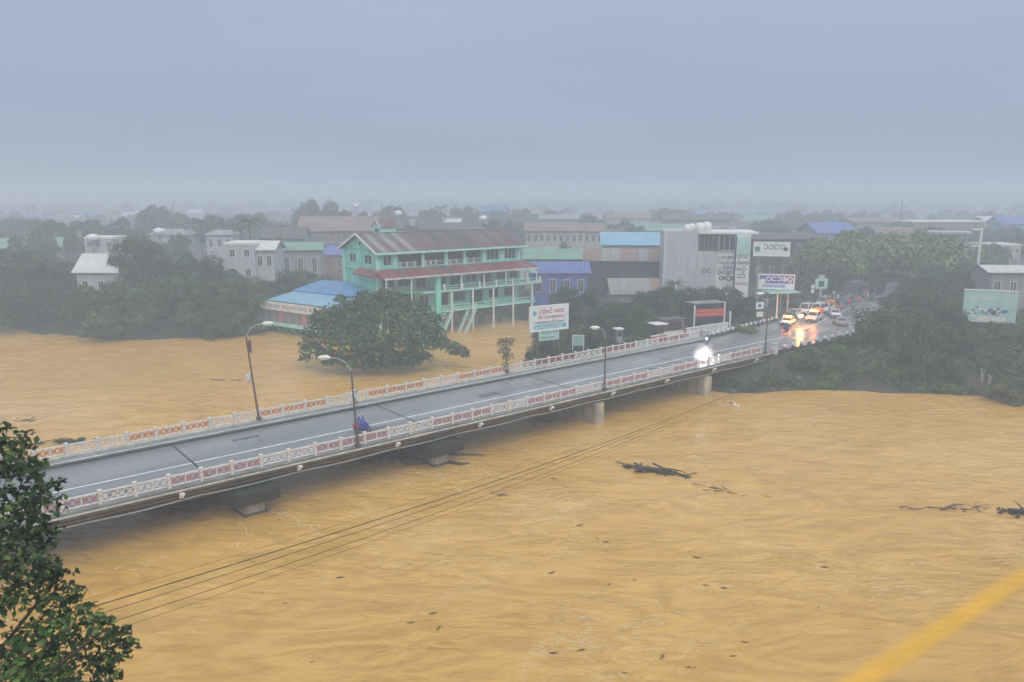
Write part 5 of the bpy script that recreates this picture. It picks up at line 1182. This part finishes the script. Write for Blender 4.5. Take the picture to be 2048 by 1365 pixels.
def car(label, loc, rz, kind, paint, beacon=None, cat='van', group=None):
    t = thing({'van':'van','pickup':'pickup_truck','sedan':'parked_car'}[kind], label, cat, loc, rz, group)
    Lc, Wc = {'van':(4.7,1.75),'pickup':(5.0,1.8),'sedan':(4.3,1.7)}[kind]; x0, x1 = -Lc/2, Lc/2
    prof = {'van':[(x0,.45),(x0,1.15),(x0+.05,1.2),(x1-.75,1.12),(x1-.1,.95),(x1,.75),(x1,.42)],'pickup':[(x0,.5),(x0,1.1),(x0+1.7,1.12),(x1-1.1,1.10),(x1-.12,.98),(x1,.8),(x1,.45)],'sedan':[(x0,.4),(x0,.88),(x0+.6,.98),(x1-1.1,.95),(x1-.12,.78),(x1,.6),(x1,.35)]}[kind]
    g = MB(); g.prism(prof,'y',-Wc/2,Wc/2); b = g.build('body',paint,t); md = b.modifiers.new('bevel','BEVEL'); md.width=.08; md.segments=2
    cab = {'van':[(x0+.05,1.17),(x0+.12,2.0),(x1-1.5,2.05),(x1-.75,1.12)],'pickup':[(x0+1.8,1.1),(x0+1.95,1.75),(x1-1.8,1.75),(x1-1.1,1.1)],'sedan':[(x0+.45,.95),(x0+1.0,1.42),(x1-1.8,1.44),(x1-1.05,.95)]}[kind]
    def cabpt(p, w): return [(p[0][0],w,p[0][1]),(p[1][0],w*.86,p[1][1]),(p[2][0],w*.86,p[2][1]),(p[3][0],w,p[3][1])]
    g = MB(); A_ = cabpt(cab,-Wc/2+.03); B_ = cabpt(cab,Wc/2-.03); g.add(A_+B_, [(0,1,2,3),(7,6,5,4),(0,4,5,1),(1,5,6,2),(2,6,7,3),(3,7,4,0)]); cb = g.build('cabin',paint,t)
    def quad_on(pts, nm, off):
        c = sum((Vector(p) for p in pts), Vector())/4; vs = [c+(Vector(p)-c)*.86 for p in pts]; g = MB(); nn = Vector(off); g.add([v+nn for v in vs]+[v-nn*.5 for v in vs], [(0,1,2,3),(7,6,5,4),(0,4,5,1),(1,5,6,2),(2,6,7,3),(3,7,4,0)]); return g.build(nm,'glass',cb)
    quad_on([A_[3],B_[3],B_[2],A_[2]],'windscreen',(.02,0,.015)); quad_on([A_[0],B_[0],B_[1],A_[1]],'rear_window',(-.02,0,.01))
    for S,sg in ((A_,-1),(B_,1)):
        S=[Vector(q) for q in S]; k = 3 if kind=='van' else 2
        for i in range(k):
            a,b_ = i/k,(i+1)/k; quad_on([S[0].lerp(S[3],a),S[0].lerp(S[3],b_),S[1].lerp(S[2],b_),S[1].lerp(S[2],a)],'side_window',(0,.02*sg,.004))
    for x in (x0+.85,x1-.85):
        for y in (-Wc/2+.06,Wc/2-.06):
            g = MB(); g.tube([(x,y-.1,.33),(x,y+.1,.33)],.33,14); w = g.build('wheel','black_rubber',t); g = MB(); g.tube([(x,y-.12,.33),(x,y+.12,.33)],.19,10); g.build('rim','galvanised',w)
    for y in (-Wc/2+.3,Wc/2-.3):
        g = MB(); g.box(x1-.04,y-.17,.62,x1+.03,y+.17,.80); g.build('headlight','lens_clear',t)
        g = MB(); g.box(x0-.03,y-.12,.7,x0+.03,y+.12,.95); g.build('tail_light','red_paint',t)
    g = MB(); g.box(x1-.02,-.5,.5,x1+.035,.5,.68); g.build('grille','plastic_dark',t); g = MB(); g.box(x1-.05,-Wc/2+.05,.34,x1+.08,Wc/2-.05,.5); g.build('bumper','plastic_dark',t)
    g = MB(); g.box(x1+.09,-.26,.52,x1+.10,.26,.64); g.build('number_plate','ink_purple',t)
    for y,s_ in ((-Wc/2,-1),(Wc/2,1)): g = MB(); g.box(x1-1.35,y,1.1,x1-1.2,y+.2*s_,1.28) if s_>0 else g.box(x1-1.35,y-.2,1.1,x1-1.2,y,1.28); g.build('mirror','plastic_dark',t)
    zt = cab[1][1]
    if kind=='pickup':
        g = MB(); g.prism([(-Wc/2,1.1),(-Wc/2,1.9),(-.4,2.15),(.4,2.15),(Wc/2,1.9),(Wc/2,1.1)],'x',x0+.02,x0+1.75); g.build('canopy','orange_paint',t)
    if beacon:
        g = MB(); g.box(.2,-.65,zt+.07,.55,.65,zt+.27); g.build('light_bar',beacon,t)
    return t
face = BT+math.pi
v1 = B(121.5,72.2,4.0); car('white estate car with violet front plate and orange beacons facing the bridge', v1, face+R(18), 'sedan','car_white','beacon_orange','car')
v2 = W(1628,642,4.0); car('white pickup truck with orange canopy close behind the white estate car', v2, face+R(14), 'pickup','car_white','beacon_orange','pickup truck')
v3 = W(1636,628,4.0); car('white van standing at the back of the queue of rescue vehicles', v3, face+R(8), 'van','car_white',None,'van')
v4 = W(1680,650,4.0); car('silver white car half hidden by the tree at the road bend', v4, BT+R(40), 'sedan','car_silver',None,'car')
v5 = W(1600,644,4.0)+BN*2.2; car('teal car tucked behind the white estate car', v5, face+R(16), 'sedan','car_teal',None,'car')
for px,py,kd,pt,lab,a_ in ((1588,634,'sedan','car_white','white car half behind the white estate car with beacons',14),(1652,624,'pickup','car_white','white pickup at the right rear of the rescue queue',10),(1668,634,'sedan','car_white','white car standing by itself in the middle of the junction',40),(1648,613,'van','car_silver','silver van at the very back of the rescue queue',6),(1612,628,'van','car_white','white van between the pickup trucks of the rescue queue',12)):
    car(lab, W(px,py,4.0)+Vector((0,0,0)), face+R(a_), kd, pt, None, {'van':'van','pickup':'pickup truck','sedan':'car'}[kd])
# vehicles' amber beacon moved onto an added stand so the wet road mirrors it
al = W(1600,651,4.0); t = thing('amber_lamp','blazing amber lamp before the rescue vehicles mirrored in the wet road','lamp',al,0)
g = MB(); g.tube([(0,0,0),(0,0,1.45)],.03,6); [g.bar((0,0,.5),(.4*math.cos(a),.4*math.sin(a),0),.03,.03) for a in (0,2.1,4.2)]; g.build('stand','pole_steel',t)
g = MB(); g.box(-.34,-.12,1.45,.34,.12,1.85); g.build('lamp_box','beacon_yellow',t)
lamp_light('amber_light', al+Vector((-.3,-1.6,1.9)), 330, (1.0,.36,.07), .25)  # added point light that tints the road orange before the vehicles
lamp_light('amber_light', v2+Vector((0,0,2.9)), 160, (1.0,.25,.07), .2)
mb_ = W(1571,668,4.0); motorcycle('dark motorcycle and rider silhouetted left of the blazing amber lamp', mb_, BT+R(10), 'rain_dark', None, True); person('dark caped rider silhouetted left of the blazing amber lamp', mb_, BT+R(10), 1, 'rain_dark')
# motorcycles and people crowding the roundabout
rg = random.Random(31); grp='motorcycles waiting at the roundabout'
spots = [(1658,616),(1672,612),(1684,618),(1697,611),(1668,604),(1682,602),(1700,602),(1714,606),(1728,600),(1742,604),(1716,594),(1732,592),(1660,596),(1690,593),(1706,620),(1676,626)]
m0 = None; looks = ('first in the front row','beside the white van','with a pale cover','in the second row','far back on the left','far back in the middle','near the dark street tree','under the rain tree edge','last but one on the right','last on the right','behind the others on the right','at the very back','by the domed sign','in the middle of the pack','nearest the road bend','closest to the white van bonnet')
for i,(px,py) in enumerate(spots):
    b = W(px,py,4.0)
    if m0 is None: m0 = motorcycle('waiting motorcycle '+looks[0], b, face+R(20), 'rain_dark', None, False, grp); c = m0
    else: c = dup(m0, b, face+R(rg.uniform(-50,60)), 'waiting motorcycle '+looks[i])
    person(('person in white shirt','person in dark coat','person in blue cape','person in red shirt')[i%4]+' with the motorcycle '+looks[i], b+(Vector((0,0,0)) if i%2 else Vector((.9,.3,0))), rg.random()*6, i%2, ('white_paint','rain_dark','rain_blue','cloth_red')[i%4], 'people waiting at the roundabout')

# ------------------------------------------------------------------ drift on the water
def tangle(name,label,cat,px,py,z,rx,ry,n,seed,lmin,lmax,rad,ang,m='driftwood',leafy=0):
    b = W(px,py,z); t = thing(name,label,cat,b,ang); rg = random.Random(seed)
    for i in range(n):
        x = rg.gauss(0,rx*.45); y = rg.gauss(0,ry*.45); a = rg.gauss(0,.5)+(1.2 if rg.random()<.2 else 0); l = rg.uniform(lmin,lmax); c = Vector((x,y,rg.uniform(-.05,.2+rad*2.2))); d = Vector((math.cos(a),math.sin(a),rg.gauss(0,.10)))*l/2; k = Vector((rg.gauss(0,.1),rg.gauss(0,.15),rg.gauss(0,.05)))*l
        r = rad*rg.uniform(.4,1.2); g = MB(); g.tube([c-d,c-d*.3+k*.5,c+d*.3+k*.6,c+d],[r,r*.9,r*.6,r*.25],5); g.build('branch',m,t)
    if leafy:
        cs = [(rg.gauss(0,rx*.4),rg.gauss(0,ry*.4),.05) for _ in range(leafy)]; o = link('leaf_litter', leaf_cloud('leaf_litter',cs,[.45]*leafy,[60]*leafy,.16,'leaf_dark',seed,.35), t); o['kind']='stuff'
    return t
tangle('driftwood_raft','dark raft of tangled driftwood floating on the open river right of the wires','driftwood',1308,944,0,3.6,.55,26,1,1.0,3.6,.12,R(-24),leafy=10)
tangle('driftwood_raft','thin left tail of twigs drifting beside the large driftwood raft','driftwood',1262,936,0,1.4,.25,8,2,.8,2.2,.08,R(-20),leafy=2)
tangle('driftwood_line','thin broken line of twigs trailing right of the driftwood raft','driftwood',1430,980,0,3.2,.3,12,3,.6,1.8,.06,R(-26))
tangle('driftwood_line','long thin line of twigs near the right picture edge','driftwood',1905,1020,0,4.6,.22,18,4,.6,2.0,.06,R(2))
tangle('driftwood_log','dark log with branches cut by the right picture edge','driftwood',2038,1028,0,1.4,.5,12,5,1.2,2.6,.12,R(-12),leafy=4)
tangle('driftwood_jam','dark jam of branches, also standing for pier shade, against the nearest bridge pier','driftwood',385,1008,0,4.6,1.5,56,6,1.4,4.2,.16,BT*.2,leafy=8)  # pile thickened to cover the pier wall's shadowed side as well
tangle('driftwood_jam','dark reddish jam of branches caught under the second visible span','driftwood',790,914,0,6.0,1.8,64,7,1.6,4.6,.17,-.12,leafy=10)
tangle('driftwood_line','dark smear of twigs on the water in the far left flood','driftwood',55,842,0,2.6,.35,12,8,.6,1.8,.06,0)
tangle('weed_patch','patch of grey green weed drifting before the bridge at the left','weed patch',132,884,0,3.0,.8,10,9,.6,1.6,.05,.1,leafy=14)
tangle('driftwood_line','faint long line of twigs across the flood left of the big tree','driftwood',455,762,0,4.0,.25,10,10,.6,2.0,.05,.1)
tangle('driftwood_line','twigs swirling below the wires beside the third pier','driftwood',1010,992,0,1.8,.5,8,11,.4,1.2,.05,-.4)
tangle('root_mass','tangle of pale roots against the pier below the bright headlight','driftwood',1135,842,0,3.0,.6,18,12,1.0,2.6,.07,.0)
tw0 = None; rg = random.Random(91); wh = []
for i in range(34):
    px = 560+rg.random()*1470; py = 880+rg.random()**.8*470
    if py < 1290-.30*px: py += 160
    if py > 1355 or (px > 1690 and py > 1130): continue
    b = W(px,py,.03); s = rg.uniform(.5,1.35)
    if tw0 is None:
        tw0 = thing('floating_twigs','small dark twigs drifting singly on the open brown river','twig',b,rg.random(),'single twigs drifting on the river')
        g = MB(); g.tube([(-.7,0,.02),(-.1,.07,.06),(.55,-.02,.03)],[.045,.06,.02],5); g.build('branch','driftwood',tw0); g = MB(); g.tube([(-.1,.07,.05),(.3,.3,.06)],[.04,.012],5); g.build('branch','driftwood',tw0)
        g = MB(); g.tube([(-.5,-.12,.02),(.1,-.2,.05)],[.03,.05],5); g.build('bark_piece','driftwood',tw0)
        tw0.scale = (.6,.45,.45)
    else: dup(tw0,b,rg.gauss(-.1,.5),None,None,(s*.45,s*.34,s*.34))
# white marker by the last pier
b = W(1469,812,0); t = thing('marker_buoy','small cluster of white floats on the water right of the last pier','buoy',b)
for i,(x,y,r) in enumerate(((0,0,.26),(.15,.9,.2),(-.3,1.9,.16),(.3,-.5,.2))): g = MB(); g.sphere((x,y,.08),r,9,6); g.build('float',('white_paint','yellow_paint','white_paint','white_paint')[i],t,smooth=True)
g = MB(); g.tube([(0,-.5,.05),(0,.6,.05),(-.3,1.9,.05)],.03,4); g.build('rope','wire_black',t)
# foam crests: thin irregular flecks lying on the water
def fleck(g, c, l, w, ang, rg):
    n = 7; up = []; dn = []
    for i in range(n):
        u = i/(n-1); x = (u-.5)*l; h = w*math.sin(math.pi*u)*(.4+rg.random()*.8); o_ = rg.gauss(0,w*.5); up.append((x,o_+h/2)); dn.append((x,o_-h/2))
    pts = up + dn[::-1]; ca,sa = math.cos(ang),math.sin(ang)
    vs = [(c.x+x*ca-y*sa, c.y+x*sa+y*ca, 0) for x,y in pts]; g.add([(x,y,float(water_z(np.array([x]),np.array([y]))[0])+.02) for x,y,_ in vs], [(i,i+1,2*n-2-i,2*n-1-i) for i in range(n-1)])
g = MB(); rg = random.Random(14)
for s_ in (1.0,21.9,41.0,63.3,84.0):          # churned water peeling off the piers
    for i in range(46):
        u = rg.random(); c = B(s_+rg.choice((-1,1))*(1.2+u*1.6)+rg.gauss(0,.3), 61.6-u*7+rg.gauss(0,.5), 0); fleck(g, c, rg.uniform(.3,1.3), rg.uniform(.06,.2), BT-1.57+rg.choice((-1,1))*.3, rg)
for px,py,sx,sy,n,s in ((1230,1235,150,30,46,1),(1160,1200,120,14,18,1),(1160,1288,60,12,16,1),(270,1130,70,22,22,1),(1300,1065,130,22,22,.8),(1250,1010,90,12,12,.8),(480,1040,60,10,14,.8),(900,950,60,14,26,.8),(1060,930,90,16,20,.7),(900,1185,60,10,10,.9),(640,1160,90,20,12,.9),(1840,1130,80,26,10,.9),(760,1010,90,14,12,.7),(1400,1180,90,25,8,.9),(960,1290,120,20,10,.9),(1700,1170,120,30,8,.9),(1200,850,80,8,12,.8),(1330,960,50,6,12,.7),(870,905,30,8,12,.8),(520,1060,30,8,10,.8),(300,1150,90,8,10,.9),(1490,1250,60,20,8,.8),(60,870,60,10,6,.8)):
    for i in range(n):
        c = W(px+rg.gauss(0,sx*.5), py+rg.gauss(0,sy*.5), 0); fleck(g, c, rg.uniform(.2,1.1)*s, rg.uniform(.05,.15)*s, rg.gauss(-.05,.35), rg)
tag(g.build('foam','foam',fix=False), kind='stuff')
